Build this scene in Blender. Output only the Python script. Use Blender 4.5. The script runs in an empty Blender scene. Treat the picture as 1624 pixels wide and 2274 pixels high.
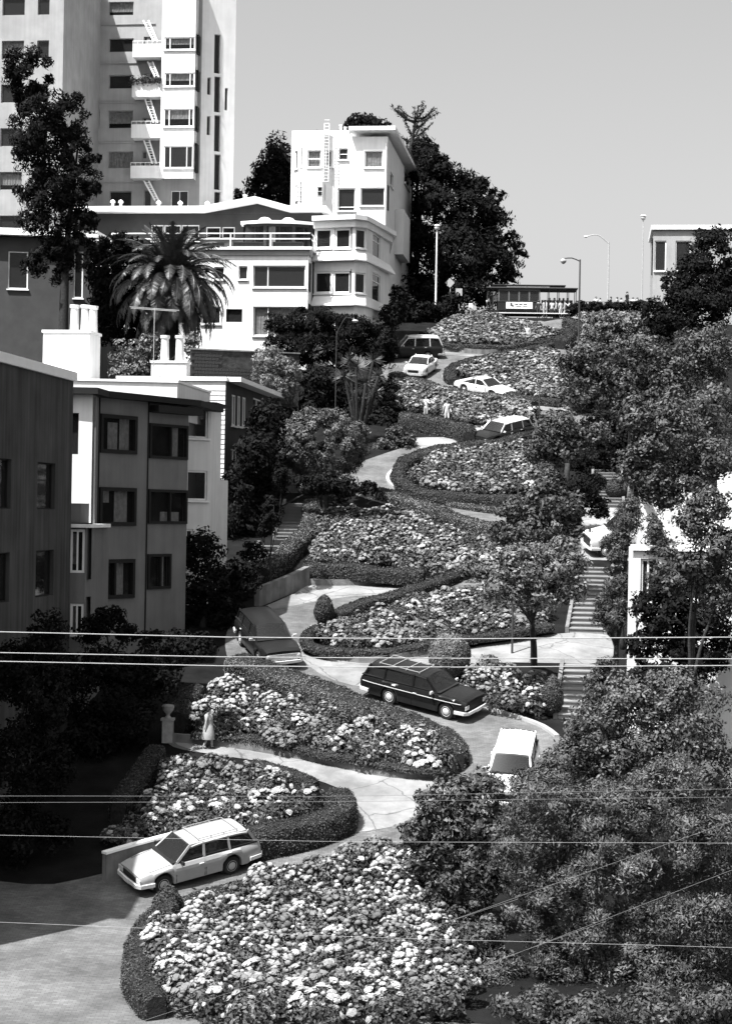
import bpy, bmesh, math, random
import numpy as np
from mathutils import Vector, Matrix, Euler

random.seed(7); RNG = np.random.default_rng(11)
SC = bpy.context.scene; COL = SC.collection

# ------------------------------------------------------------------ camera
F = 4060.0; CX, CY = 812.0, 1137.0; ROLL = math.radians(1.0)
cam_d = bpy.data.cameras.new('camera'); cam = bpy.data.objects.new('camera', cam_d); COL.objects.link(cam)
cam_d.sensor_fit = 'HORIZONTAL'; cam_d.sensor_width = 36.0; cam_d.lens = 36.0 * F / 1624.0
cam_d.clip_start = 1.0; cam_d.clip_end = 3000.0
cam.matrix_world = Matrix.Rotation(math.radians(90), 4, 'X') @ Matrix.Rotation(ROLL, 4, 'Z')
SC.camera = cam

# ------------------------------------------------------------------ sky, sun, exposure
SUN = Vector((-0.40, -0.38, 1.0)).normalized()
world = bpy.data.worlds.new('World'); SC.world = world; world.use_nodes = True
wn = world.node_tree.nodes; wl = world.node_tree.links
bg = wn['Background']
sky = wn.new('ShaderNodeTexSky'); sky.sky_type = 'NISHITA'; sky.sun_disc = False
sky.sun_elevation = math.asin(SUN.z); sky.sun_rotation = math.atan2(SUN.x, SUN.y)
sky.air_density = 1.0; sky.dust_density = 4.0; sky.ozone_density = 1.0
bw = wn.new('ShaderNodeRGBToBW')
wl.new(sky.outputs[0], bw.inputs[0]); wl.new(bw.outputs[0], bg.inputs[0]); bg.inputs[1].default_value = 0.10
sd = bpy.data.lights.new('sun', 'SUN'); sd.energy = 5.0; sd.angle = math.radians(0.5); sd.color = (1, 1, 1)
so = bpy.data.objects.new('sun', sd); COL.objects.link(so)
so.rotation_euler = SUN.to_track_quat('Z', 'Y').to_euler(); so.location = (-60, -60, 150)
SC.view_settings.view_transform = 'Standard'; SC.view_settings.look = 'None'
SC.view_settings.gamma = 1.0; SC.view_settings.use_curve_mapping = False
SC.view_settings.exposure = 1.3
SC.render.engine = 'CYCLES'
SC.cycles.max_bounces = 5; SC.cycles.diffuse_bounces = 1; SC.cycles.glossy_bounces = 2
SC.cycles.transparent_max_bounces = 10; SC.cycles.transmission_bounces = 2

# ------------------------------------------------------------------ geometry of the place
SLA, SLB = 0.27, 27.4            # hill: z = SLA*Y - SLB
TOPY = 169.0
def gz(Y):
    if Y < 56: return SLA*56 - SLB - 0.06*(56-Y)
    if Y > TOPY: return SLA*TOPY - SLB
    return SLA*Y - SLB
def uv(x, y):
    a = (x-CX)/F; b = (CY-y)/F; c, s = math.cos(ROLL), math.sin(ROLL)
    return a*c - b*s, a*s + b*c
def P(x, y, Y):
    u, v = uv(x, y); return Vector((u*Y, Y, v*Y))
def G(x, y, h=0.0):
    u, v = uv(x, y)
    d = SLA - v
    Y = (SLB-h)/d if d > 0.001 else 1e9
    if Y > TOPY or Y < 0:
        zt = SLA*TOPY - SLB + h
        Y = zt/v if v > 0.01 else TOPY
        Y = min(max(Y, TOPY), 190)
    if Y < 56:
        # lower flatter part: z = c + .06*Y
        c0 = SLA*56 - SLB - 0.06*56 + h
        Y = c0/(v-0.06)
    return Vector((u*Y, Y, gz(Y)))
def ppm(Y): return F/Y
TH = math.radians(7.0)
SDIR = Vector((math.sin(TH), math.cos(TH), 0))       # up the street
FDIR = Vector((math.cos(TH), -math.sin(TH), 0))      # along a facade that looks down the street
ZR = {'A': (880,1980,1.624),'B': (280,2500,1.4764),'C': (1280,2600,1.4764),'D': (280,3200,1.4764),'E': (1380,3000,1.2889),
      'F': (1500,1280,2.03),'G': (980,1380,2.03),'H': (1980,1180,2.4606),'I': (1980,1980,2.4606),'J': (1530,780,1.4631),
      'K': (280,1480,2.0671),'L': (280,280,2.32),'M': (930,380,2.03),'N': (280,780,2.32),'O': (780,780,2.03),'P': (880,2400,1.4764)}
def zz(k, *pts):
    x0, y0, s = ZR[k]
    return [((x0+a/s)*.55502, (y0+b/s)*.55502) for a, b in pts]
def z1(k, a, b): return zz(k, (a, b))[0]

# ------------------------------------------------------------------ materials (black-and-white place: every colour is a grey)
MATS = {}
def mat(name, v, rough=0.7, var=0.15, scale=6.0, bump=0.0, bscale=40.0, spec=0.3, metal=0.0, tint=False, streak=0.0):
    if name in MATS: return MATS[name]
    m = bpy.data.materials.new(name); m.use_nodes = True; n = m.node_tree.nodes; l = m.node_tree.links
    p = n['Principled BSDF']; p.inputs['Roughness'].default_value = rough; p.inputs['Metallic'].default_value = metal
    p.inputs['Specular IOR Level'].default_value = spec
    tc = n.new('ShaderNodeTexCoord')
    nz = n.new('ShaderNodeTexNoise'); nz.inputs['Scale'].default_value = scale; nz.inputs['Detail'].default_value = 6.0
    l.new(tc.outputs['Object'], nz.inputs['Vector'])
    mr = n.new('ShaderNodeMapRange'); mr.inputs[1].default_value = .3; mr.inputs[2].default_value = .7
    mr.inputs[3].default_value = v*(1-var); mr.inputs[4].default_value = v*(1+var)
    l.new(nz.outputs['Fac'], mr.inputs[0]); src = mr.outputs[0]
    if streak > 0:
        mp = n.new('ShaderNodeMapping'); mp.inputs['Scale'].default_value = (2.2, 2.2, .12); l.new(tc.outputs['Object'], mp.inputs[0])
        n2 = n.new('ShaderNodeTexNoise'); n2.inputs['Scale'].default_value = 1.6; n2.inputs['Detail'].default_value = 8; l.new(mp.outputs[0], n2.inputs['Vector'])
        r2 = n.new('ShaderNodeMapRange'); r2.inputs[1].default_value = .35; r2.inputs[2].default_value = .65; r2.inputs[3].default_value = 1-streak; r2.inputs[4].default_value = 1.0
        l.new(n2.outputs['Fac'], r2.inputs[0])
        mu = n.new('ShaderNodeMath'); mu.operation = 'MULTIPLY'; l.new(src, mu.inputs[0]); l.new(r2.outputs[0], mu.inputs[1]); src = mu.outputs[0]
    if tint:
        at = n.new('ShaderNodeAttribute'); at.attribute_name = 'tint'
        mu = n.new('ShaderNodeMath'); mu.operation = 'MULTIPLY'; l.new(src, mu.inputs[0]); l.new(at.outputs['Fac'], mu.inputs[1]); src = mu.outputs[0]
    cb = n.new('ShaderNodeCombineColor')
    for i in range(3): l.new(src, cb.inputs[i])
    l.new(cb.outputs[0], p.inputs['Base Color'])
    if bump > 0:
        nb = n.new('ShaderNodeTexNoise'); nb.inputs['Scale'].default_value = bscale; nb.inputs['Detail'].default_value = 4
        l.new(tc.outputs['Object'], nb.inputs['Vector'])
        b = n.new('ShaderNodeBump'); b.inputs['Strength'].default_value = bump; b.inputs['Distance'].default_value = .03
        l.new(nb.outputs['Fac'], b.inputs['Height']); l.new(b.outputs[0], p.inputs['Normal'])
    MATS[name] = m; return m
def glass_mat(name, trans, v=0.02):
    m = bpy.data.materials.new(name); m.use_nodes = True; n = m.node_tree.nodes; l = m.node_tree.links
    p = n['Principled BSDF']; p.inputs['Base Color'].default_value = (v, v, v, 1); p.inputs['Roughness'].default_value = .04
    p.inputs['Specular IOR Level'].default_value = .3
    t = n.new('ShaderNodeBsdfTransparent'); t.inputs[0].default_value = (.8, .8, .8, 1)
    mx = n.new('ShaderNodeMixShader'); mx.inputs[0].default_value = trans
    l.new(p.outputs[0], mx.inputs[1]); l.new(t.outputs[0], mx.inputs[2]); l.new(mx.outputs[0], n['Material Output'].inputs[0])
    MATS[name] = m; return m
def brick_mat(name, v1, v2, mortar, sx, bw_, rh, rough=.85, bump=.4):
    m = bpy.data.materials.new(name); m.use_nodes = True; n = m.node_tree.nodes; l = m.node_tree.links
    p = n['Principled BSDF']; p.inputs['Roughness'].default_value = rough; p.inputs['Specular IOR Level'].default_value = .15
    tc = n.new('ShaderNodeTexCoord')
    br = n.new('ShaderNodeTexBrick'); br.inputs['Scale'].default_value = sx; br.inputs['Brick Width'].default_value = bw_; br.inputs['Row Height'].default_value = rh
    br.inputs['Mortar Size'].default_value = .012
    br.inputs['Color1'].default_value = (v1,)*3+(1,); br.inputs['Color2'].default_value = (v2,)*3+(1,); br.inputs['Mortar'].default_value = (mortar,)*3+(1,)
    l.new(tc.outputs['Object'], br.inputs['Vector'])
    nz = n.new('ShaderNodeTexNoise'); nz.inputs['Scale'].default_value = .5; nz.inputs['Detail'].default_value = 8; l.new(tc.outputs['Object'], nz.inputs['Vector'])
    mr = n.new('ShaderNodeMapRange'); mr.inputs[1].default_value = .3; mr.inputs[2].default_value = .7; mr.inputs[3].default_value = .5; mr.inputs[4].default_value = 1.35; nz.inputs['Roughness'].default_value = .68
    l.new(nz.outputs['Fac'], mr.inputs[0])
    mx = n.new('ShaderNodeMix'); mx.data_type = 'RGBA'; mx.blend_type = 'MULTIPLY'; mx.inputs[0].default_value = 1
    l.new(br.outputs['Color'], mx.inputs[6]); l.new(mr.outputs[0], mx.inputs[7]); l.new(mx.outputs[2], p.inputs['Base Color'])
    b = n.new('ShaderNodeBump'); b.inputs['Strength'].default_value = bump; b.inputs['Distance'].default_value = .01
    l.new(br.outputs['Fac'], b.inputs['Height']); b.invert = True; l.new(b.outputs[0], p.inputs['Normal'])
    MATS[name] = m; return m
mat('white_stucco', .72, .9, .05, 1.2, .25, 30, .1, streak=.10)
mat('white_paint', .80, .6, .04, 2.0)
mat('grey_stucco', .32, .9, .12, .7, .3, 30, .1, streak=.10)
mat('beige_stucco', .165, .9, .14, .6, .35, 30, .1, streak=.10)
mat('dark_and_shade_stucco', .06, .9, .12, 1.2, .3, 30, .1)  # dark house walls; also stands in for shade on paler walls
mat('shade_stucco', .08, .9, .2, .6, .3, 30, .1, streak=.4)  # shade on the left house put into a darker stucco tone
mat('dark_frame', .008, .8, .1)
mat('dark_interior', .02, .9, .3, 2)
mat('curtain', .55, .9, .25, 5)
mat('dark_wood', .03, .7, .25, 8)
mat('soil', .009, .95, .35, 1.2, .6, 12, .05)

mat('concrete_wall', .17, .9, .30, 1.6, .5, 14, .1, streak=.35)
mat('asphalt', .07, .9, .2, .6, .3, 60, .1)
mat('kerb', .30, .9, .15, 2, .2, 30, .1)
mat('step', .19, .9, .2, 2, .2, 30, .1)
mat('leaf', .05, .55, .35, 1.5, spec=.25, tint=True)
mat('leaf_dark', .010, .8, .35, 1.0, spec=.03, tint=True)  # dark evergreen leaf; near-black tone also stands in for deep shade
mat('leaf_light', .095, .5, .35, 1.5, spec=.3, tint=True)
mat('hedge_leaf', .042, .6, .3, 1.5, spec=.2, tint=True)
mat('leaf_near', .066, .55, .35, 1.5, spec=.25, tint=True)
mat('hedge_sunlit', .10, .6, .35, 2.5, spec=.2, tint=True)  # paler hedge leaf: sunlight on the lit hedges put into its tone
mat('hedge_body', .02, .9, .4, 9, .9, 26, .05)
mat('bark', .03, .9, .35, 9, .8, 30, .1)
mat('bark_light', .16, .9, .35, 9, .8, 30, .1)
mat('petal', .32, .8, .18, 7, .4, 60, .1, tint=True)
mat('palm_leaf', .05, .45, .3, 2, spec=.4)
mat('car_black', .008, .25, .1, spec=.45)
mat('car_white', .60, .25, .03, spec=.5)
mat('car_silver', .30, .28, .04, spec=.5)
mat('car_dark', .009, .3, .1, spec=.35)
mat('chrome', .62, .25, .02, spec=.8)  # pale non-metal; brightness of reflections put into the base colour
mat('rubber', .015, .8, .2)
mat('car_trim', .012, .5, .1)
mat('lens', .55, .15, .05, spec=.6)
mat('lens_red', .08, .2, .1, spec=.6)
mat('plate', .6, .5, .05)
mat('pole_grey', .35, .5, .1)
mat('pole_white', .75, .5, .05)
mat('pole_dark', .04, .5, .1)
mat('wire', .30, .5, .1)
mat('wire_dark', .14, .6, .1)
mat('stone', .32, .9, .2, 5, .4, 20)
mat('clay', .66, .9, .1, 3, .3, 20)
mat('block', .03, .9, .5, 2.5, .6, 14, .1)
mat('skin', .35, .6, .05)
mat('hair', .03, .6, .2)
mat('cloth_white', .46, .9, .08, 8); mat('cloth_mid', .28, .9, .15, 8); mat('cloth_dark', .03, .9, .2, 8); mat('cloth_light', .30, .9, .1, 8)
mat('tram_dark', .012, .45, .15); mat('tram_post', .11, .5, .15); mat('tram_mid', .035, .5, .15); mat('tram_light', .62, .6, .1)
mat('shingle', .55, .9, .10, 2.5, .3, 24, .1)
mat('paper', .72, .7, .05); mat('print', .05, .7, .1)
GLASS = glass_mat('glass_dark', .25); CARGLASS = glass_mat('car_glass', .25); LGLASS = glass_mat('glass_clear', .6)
def worn_concrete(name, v):
    m = mat(name, v, .9, .2, .5, .25, 25, .1); n = m.node_tree.nodes; l = m.node_tree.links; p = n['Principled BSDF']; src = p.inputs['Base Color'].links[0].from_socket
    tc = [q for q in n if q.bl_idname == 'ShaderNodeTexCoord'][0]
    nz = n.new('ShaderNodeTexNoise'); nz.inputs['Scale'].default_value = 1.3; nz.inputs['Detail'].default_value = 3; l.new(tc.outputs['Object'], nz.inputs['Vector'])
    mp = n.new('ShaderNodeMix'); mp.data_type = 'VECTOR'; mp.inputs[0].default_value = .35; l.new(tc.outputs['Object'], mp.inputs[4]); l.new(nz.outputs['Color'], mp.inputs[5])
    vo = n.new('ShaderNodeTexVoronoi'); vo.feature = 'DISTANCE_TO_EDGE'; vo.inputs['Scale'].default_value = .55; l.new(mp.outputs[1], vo.inputs['Vector'])
    r = n.new('ShaderNodeMapRange'); r.inputs[1].default_value = .0; r.inputs[2].default_value = .012; r.inputs[3].default_value = .45; r.inputs[4].default_value = 1.0; l.new(vo.outputs['Distance'], r.inputs[0])
    n3 = n.new('ShaderNodeTexNoise'); n3.inputs['Scale'].default_value = .35; n3.inputs['Detail'].default_value = 9; n3.inputs['Roughness'].default_value = .7; l.new(tc.outputs['Object'], n3.inputs['Vector'])
    r3 = n.new('ShaderNodeMapRange'); r3.inputs[1].default_value = .38; r3.inputs[2].default_value = .6; r3.inputs[3].default_value = .62; r3.inputs[4].default_value = 1.08; l.new(n3.outputs['Fac'], r3.inputs[0])
    mu = n.new('ShaderNodeMath'); mu.operation = 'MULTIPLY'; l.new(r.outputs[0], mu.inputs[0]); l.new(r3.outputs[0], mu.inputs[1])
    mx = n.new('ShaderNodeMix'); mx.data_type = 'RGBA'; mx.blend_type = 'MULTIPLY'; mx.inputs[0].default_value = 1; l.new(src, mx.inputs[6]); l.new(mu.outputs[0], mx.inputs[7]); l.new(mx.outputs[2], p.inputs['Base Color'])
worn_concrete('concrete', .21)
brick_mat('brick_paving', .095, .13, .07, 2.0, .42, .21)
def M(n): return MATS[n]

# ------------------------------------------------------------------ scene helpers
ORG = {}
def thing(name, label, cat, loc=(0, 0, 0), group=None, matrix=None):
    o = bpy.data.objects.new(name, None); COL.objects.link(o); o.empty_display_size = .3
    o['label'] = label; o['category'] = cat
    if group: o['group'] = group
    if matrix is not None: o.matrix_world = matrix; ORG[o] = Vector((0, 0, 0))
    else: o.location = loc; ORG[o] = Vector(loc)
    return o
def tag(o, label, cat, group=None):
    o['label'] = label; o['category'] = cat
    if group: o['group'] = group
    return o
def structure(o): o['kind'] = 'structure'; return o
def org(o):
    return ORG.get(o, Vector((0, 0, 0))) if o is not None else Vector((0, 0, 0))
def link(name, me, m, parent=None, smooth=False):
    if isinstance(m, str): m = M(m)
    if m is not None and not me.materials: me.materials.append(m)
    if smooth:
        me.polygons.foreach_set('use_smooth', np.ones(len(me.polygons), dtype=bool))
    o = bpy.data.objects.new(name, me); COL.objects.link(o)
    if parent is not None: o.parent = parent; ORG[o] = org(parent)
    return o
class MB:
    def __init__(s): s.v = []; s.f = []
    def add(s, vs, fs):
        n = len(s.v); s.v += [tuple(v) for v in vs]; s.f += [tuple(i+n for i in f) for f in fs]; return s
    def box(s, c, d, R=None):
        hx, hy, hz = d[0]/2, d[1]/2, d[2]/2
        vs = [Vector((a*hx, b*hy, e*hz)) for a in (-1, 1) for b in (-1, 1) for e in (-1, 1)]
        if R is not None: vs = [R @ v for v in vs]
        c = Vector(c)
        return s.add([v+c for v in vs], [(0,1,3,2),(4,6,7,5),(0,4,5,1),(2,3,7,6),(0,2,6,4),(1,5,7,3)])
    def obox(s, o, a, b, c):       # box from a corner and three edge vectors
        o, a, b, c = Vector(o), Vector(a), Vector(b), Vector(c)
        vs = [o, o+a, o+a+b, o+b, o+c, o+a+c, o+a+b+c, o+b+c]
        f = [(0,3,2,1),(4,5,6,7),(0,1,5,4),(1,2,6,5),(2,3,7,6),(3,0,4,7)]
        if a.cross(b).dot(c) < 0: f = [tuple(reversed(q)) for q in f]
        return s.add(vs, f)
    def bar(s, p, q, w, h=None, up=(0, 0, 1)):
        p, q = Vector(p), Vector(q); h = h or w; d = q-p
        if d.length < 1e-6: return s
        x = d.normalized(); u = Vector(up); r = x.cross(u)
        if r.length < 1e-4: r = x.cross(Vector((1, 0, 0)))
        r.normalize(); u = r.cross(x).normalized()
        return s.obox(p - r*w/2 - u*h/2, d, r*w, u*h)
    def quad(s, a, b, c, d): return s.add([a, b, c, d], [(0, 1, 2, 3)])
    def prism(s, poly, z0, z1):    # poly: XY ccw
        ar = sum(poly[i][0]*poly[(i+1) % len(poly)][1]-poly[(i+1) % len(poly)][0]*poly[i][1] for i in range(len(poly)))
        if ar < 0: poly = poly[::-1]
        n = len(poly)
        zb = z0 if callable(z0) else (lambda p: z0); zt = z1 if callable(z1) else (lambda p: z1)
        vs = [(p[0], p[1], zb(p)) for p in poly] + [(p[0], p[1], zt(p)) for p in poly]
        return s.add(vs, [tuple(range(n-1, -1, -1)), tuple(range(n, 2*n))] + [(i, (i+1) % n, n+(i+1) % n, n+i) for i in range(n)])
    def tube(s, pts, r, n=8, cap=True):
        pts = [Vector(p) for p in pts]; m = len(pts); rs = r if isinstance(r, (list, tuple)) else [r]*m
        base = len(s.v); prev = None
        for i, p in enumerate(pts):
            d = (pts[min(i+1, m-1)] - pts[max(i-1, 0)]).normalized()
            a = prev if prev is not None else (Vector((0, 0, 1)) if abs(d.z) < .9 else Vector((1, 0, 0)))
            a = (a - d*a.dot(d)); a = a.normalized() if a.length > 1e-5 else d.orthogonal().normalized(); prev = a; b = d.cross(a)
            for k in range(n):
                t = 2*math.pi*k/n; s.v.append(tuple(p + (a*math.cos(t)+b*math.sin(t))*rs[i]))
        for i in range(m-1):
            for k in range(n):
                s.f.append((base+i*n+k, base+i*n+(k+1) % n, base+(i+1)*n+(k+1) % n, base+(i+1)*n+k))
        if cap:
            s.f.append(tuple(base+k for k in range(n-1, -1, -1))); s.f.append(tuple(base+(m-1)*n+k for k in range(n)))
        return s
    def lathe(s, c, prof, n=16, axis='Z', R=None):   # prof: (r, h)
        c = Vector(c); base = len(s.v); m = len(prof)
        for r, h in prof:
            for k in range(n):
                t = 2*math.pi*k/n
                v = Vector((r*math.cos(t), r*math.sin(t), h))
                if axis == 'Y': v = Vector((v.x, -v.z, v.y))
                if axis == 'X': v = Vector((v.z, v.x, v.y))
                if R is not None: v = R @ v
                s.v.append(tuple(c+v))
        for i in range(m-1):
            for k in range(n): s.f.append((base+i*n+k, base+i*n+(k+1) % n, base+(i+1)*n+(k+1) % n, base+(i+1)*n+k))
        s.f.append(tuple(base+k for k in range(n-1, -1, -1))); s.f.append(tuple(base+(m-1)*n+k for k in range(n)))
        return s
    def mesh(s, name, off=Vector((0, 0, 0))):
        me = bpy.data.meshes.new(name); ox, oy, oz = off
        me.from_pydata([(a-ox, b-oy, c-oz) for a, b, c in s.v], [], s.f); me.update(); return me
    def build(s, name, m, parent=None, smooth=False, bevel=0.0):
        me = s.mesh(name, org(parent))
        if bevel > 0:
            b = bmesh.new(); b.from_mesh(me)
            bmesh.ops.remove_doubles(b, verts=b.verts, dist=1e-4)
            es = [e for e in b.edges if len(e.link_faces) == 2 and e.calc_face_angle(0) > .5]
            bmesh.ops.bevel(b, geom=es, offset=bevel, segments=1, affect='EDGES', profile=.5); b.to_mesh(me); b.free()
        return link(name, me, m, parent, smooth)

def smooth_path(pts, step=.3, closed=False):
    pts = [Vector(p) for p in pts]; out = []
    n = len(pts)
    for i in range(n-1 if not closed else n):
        p0 = pts[i-1] if (i > 0 or closed) else pts[i]*2-pts[i+1]
        p1 = pts[i]; p2 = pts[(i+1) % n]
        p3 = pts[(i+2) % n] if (i+2 < n or closed) else p2*2-p1
        k = max(2, int((p2-p1).length/step))
        for j in range(k):
            t = j/k
            out.append(.5*((2*p1)+(p2-p0)*t+(2*p0-5*p1+4*p2-p3)*t*t+(3*p1-p0-3*p2+p3)*t**3))
    if not closed: out.append(pts[-1])
    return out

def wob(p, f=1.0, seed=0.0):
    x, y, z = p[..., 0]*f, p[..., 1]*f, p[..., 2]*f
    return (np.sin(x*1.7+y*2.3+seed)+np.sin(y*1.9-z*2.7+seed*1.7+1.3)+np.sin(z*2.1+x*2.9+seed*2.3+2.1)
            + .6*np.sin(x*5.1-y*4.3+seed*3.1)+.6*np.sin(y*5.7+z*4.9-seed))/4.2

def leaf_mesh(name, pts, nrm, size, aspect=.5, jit=.6, tint=(.6, 1.4), axis=None, clump=None):
    N = len(pts); n = nrm + RNG.normal(0, jit, (N, 3)); n /= np.linalg.norm(n, axis=1, keepdims=True)+1e-9
    t = RNG.normal(0, 1, (N, 3)) if axis is None else axis + RNG.normal(0, .35, (N, 3))
    t -= n*(t*n).sum(1, keepdims=True); t /= np.linalg.norm(t, axis=1, keepdims=True)+1e-9
    b = np.cross(n, t); s = np.asarray(size).reshape(-1, 1)*np.ones((N, 1))
    v = np.empty((N, 4, 3)); v[:, 0] = pts-t*s; v[:, 1] = pts+b*s*aspect + n*s*.12; v[:, 2] = pts+t*s; v[:, 3] = pts-b*s*aspect + n*s*.12
    me = bpy.data.meshes.new(name)
    me.vertices.add(4*N); me.vertices.foreach_set('co', v.reshape(-1).astype(np.float32))
    me.loops.add(4*N); me.loops.foreach_set('vertex_index', np.arange(4*N, dtype=np.int32))
    me.polygons.add(N); me.polygons.foreach_set('loop_start', np.arange(0, 4*N, 4, dtype=np.int32))
    me.update(calc_edges=True)
    a = me.attributes.new('tint', 'FLOAT', 'FACE')
    tv = RNG.uniform(tint[0], tint[1], N)
    if clump is not None: tv = tv*clump
    a.data.foreach_set('value', tv.astype(np.float32))
    return me
def stuff_leaves(name, pts, nrm, size, m, parent, **k):
    o = org(parent); me = leaf_mesh(name, pts-np.array(o), nrm, size, **k)
    ob = link(name, me, m, parent); ob['kind'] = 'stuff'; return ob

# ------------------------------------------------------------------ ground and roads
mb = MB(); xs = [-260, -120, -60, -30, -15, 0, 15, 30, 60, 120, 260]; ys = [-80, 0, 30, 56, 80, 110, 140, TOPY, 200, 260, 420]
for j, y in enumerate(ys):
    for x in xs: mb.v.append((x, y, gz(y)))
for j in range(len(ys)-1):
    for i in range(len(xs)-1):
        a = j*len(xs)+i; mb.f.append((a, a+1, a+1+len(xs), a+len(xs)))
structure(mb.build('ground', 'soil'))
ZL = [0.012]
def sheet(name, px, m, lift=None, smooth=True, parent=None):
    if lift is None: ZL[0] += .004; lift = ZL[0]
    w = [G(*p) for p in px]
    if smooth: w = smooth_path(w, .8, closed=True)
    me = bpy.data.meshes.new(name); b = bmesh.new()
    vs = [b.verts.new((p.x, p.y, gz(p.y)+lift)) for p in w]
    f = b.faces.new(vs); f.normal_update()
    if f.normal.z < 0: f.normal_flip()
    bmesh.ops.triangulate(b, faces=b.faces[:]); b.to_mesh(me); b.free()
    o = link(name, me, m, parent); structure(o); return o
R = {}
sheet('cross_street', [(700, 712), (1000, 702), (1300, 702), (1560, 706), (1700, 690), (1300, 684), (900, 684), (700, 690)], 'asphalt', smooth=False)
sheet('road', [(1100, 700), (1262, 702), (1300, 714), (1318, 738), (1300, 764), (1240, 790), (1150, 806), (1070, 812), (1010, 826), (985, 842), (1010, 858), (1130, 882), (1230, 901),
               (1310, 905), (1330, 930), (1290, 952), (1180, 974), (1106, 1000), (1024, 1012), (934, 1026), (884, 1042), (862, 1058), (864, 1076), (900, 1098), (960, 1112), (1060, 1130), (1180, 1150),
               (1290, 1165), (1310, 1210), (1270, 1262), (1150, 1292), (1040, 1310), (919, 1330), (857, 1345), (775, 1367), (705, 1394), (672, 1415), (682, 1446), (728, 1466), (796, 1478), (864, 1474), (930, 1490), (1075, 1576), (1135, 1592), (1200, 1616),
               (1262, 1650), (1270, 1710), (1200, 1790), (1060, 1850), (895, 1890), (766, 1930), (625, 1965), (479, 2010), (370, 2045), (318, 2090), (310, 2150), (360, 2215), (520, 2250), (800, 2262), (1700, 2330), (1700, 2500), (-200, 2500), (-200, 2010),
               (120, 1965), (300, 1925), (470, 1900), (580, 1878), (766, 1848), (778, 1838), (790, 1800), (770, 1760), (740, 1745), (664, 1722), (561, 1690), (440, 1672), (385, 1660), (385, 1646), (550, 1666), (710, 1695), (823, 1721), (955, 1732), (1030, 1715),
               (1040, 1690), (1003, 1665), (958, 1650), (864, 1614), (752, 1570), (658, 1530), (560, 1500), (510, 1470), (500, 1420), (520, 1380), (575, 1352), (610, 1338), (655, 1318), (687, 1299), (748, 1301), (864, 1298), (985, 1274), (1120, 1256), (1180, 1238), (1180, 1216), (1120, 1204),
               (1043, 1185), (962, 1150), (900, 1132), (820, 1110), (760, 1085), (760, 1045), (823, 1018), (919, 985), (930, 972), (1040, 970), (1040, 950), (1120, 944), (1210, 936), (1240, 925), (1200, 920), (1106, 902), (977, 882), (880, 858), (850, 830), (856, 795), (920, 778), (1000, 782), (1084, 787), (1180, 776), (1240, 760), (1255, 745), (1230, 732), (1150, 712)], 'brick_paving')
# paler stretches of the roadway and its side drives
sheet('pale_road', [(575, 1354), (610, 1338), (655, 1318), (687, 1299), (748, 1301), (864, 1298), (985, 1274), (1120, 1256), (1150, 1262), (994, 1292), (919, 1318), (857, 1322), (775, 1326), (690, 1338), (620, 1352)], 'concrete')
sheet('pale_road', [(660, 1428), (680, 1446), (728, 1466), (796, 1478), (864, 1474), (957, 1458), (1040, 1440), (1180, 1417), (1245, 1408), (1345, 1408), (1352, 1470), (1240, 1474), (1100, 1474), (1040, 1498), (960, 1512), (900, 1512), (830, 1530), (740, 1512), (690, 1484), (664, 1456)], 'concrete')
sheet('pale_road', [(385, 1646), (550, 1666), (710, 1695), (823, 1721), (955, 1732), (1010, 1750), (960, 1820), (870, 1838), (778, 1850), (792, 1800), (770, 1760), (664, 1722), (561, 1690), (440, 1672)], 'concrete')
sheet('pale_road', [(919, 973), (1040, 971), (1040, 946), (1120, 944), (1110, 972), (1030, 990), (940, 1004), (926, 990)], 'concrete', smooth=False)
sheet('pale_road', [(940, 779), (1000, 783), (1084, 788), (1180, 778), (1180, 784), (1084, 795), (1000, 790), (945, 786)], 'concrete', smooth=False)  # thin pale strip: sunlight on the road put into its tone
sheet('pale_road', [(1160, 886), (1230, 899), (1310, 905), (1310, 916), (1200, 912)], 'concrete', smooth=False)
# sheet('pale_road', [(1005, 1655), (1060, 1660), (1080, 1690), (1030, 1690)], 'concrete')
sheet('driveway', [(1290, 1245), (1500, 1250), (1520, 1130), (1290, 1120)], 'concrete', smooth=False)
sheet('gutter', [(877, 1040), (858, 1058), (861, 1076), (899, 1099), (960, 1113), (980, 1108), (920, 1090), (888, 1072), (884, 1052)], 'concrete', lift=.05)
# sheet('path', [(555, 1262), (625, 1235), (668, 1140), (655, 1040), (700, 1000), (690, 990), (640, 1030), (620, 1140), (590, 1215), (530, 1245)], 'concrete', smooth=False)

def ribbon(name, w, m, width, z0, z1, parent=None, seg=1):
    """a wall or kerb following a path; its body lies on the side away from the viewer (left of the path)"""
    b = MB(); n = len(w)
    for i, p in enumerate(w):
        d = w[min(i+1, n-1)]-w[max(i-1, 0)]; d.z = 0; d.normalize(); q = Vector((-d.y, d.x, 0))*width
        g = gz(p.y)
        for a, hh in ((p, z0), (p, z1), (p+q, z1), (p+q, z0)): b.v.append((a.x, a.y, g+hh))
    for i in range(n-1):
        for k in range(4): b.f.append((4*i+k, 4*i+(k+1) % 4, 4*i+4+(k+1) % 4, 4*i+4+k))
    b.f.append((3, 2, 1, 0)); b.f.append((4*n-4, 4*n-3, 4*n-2, 4*n-1))
    me = b.mesh(name, org(parent)); bb = bmesh.new(); bb.from_mesh(me); bmesh.ops.recalc_face_normals(bb, faces=bb.faces); bb.to_mesh(me); bb.free()
    return link(name, me, m, parent)
def kerb(px, width=.22, h=.14):
    return structure(ribbon('kerb', smooth_path([G(*p) for p in px], .4), 'kerb', width, -.05, h))
kerb([(877, 1040), (858, 1058), (861, 1076), (899, 1099), (960, 1113), (1050, 1129)], .2, .16)
kerb([(994, 825), (981, 838), (990, 848), (1040, 862)], .2, .16)
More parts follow.
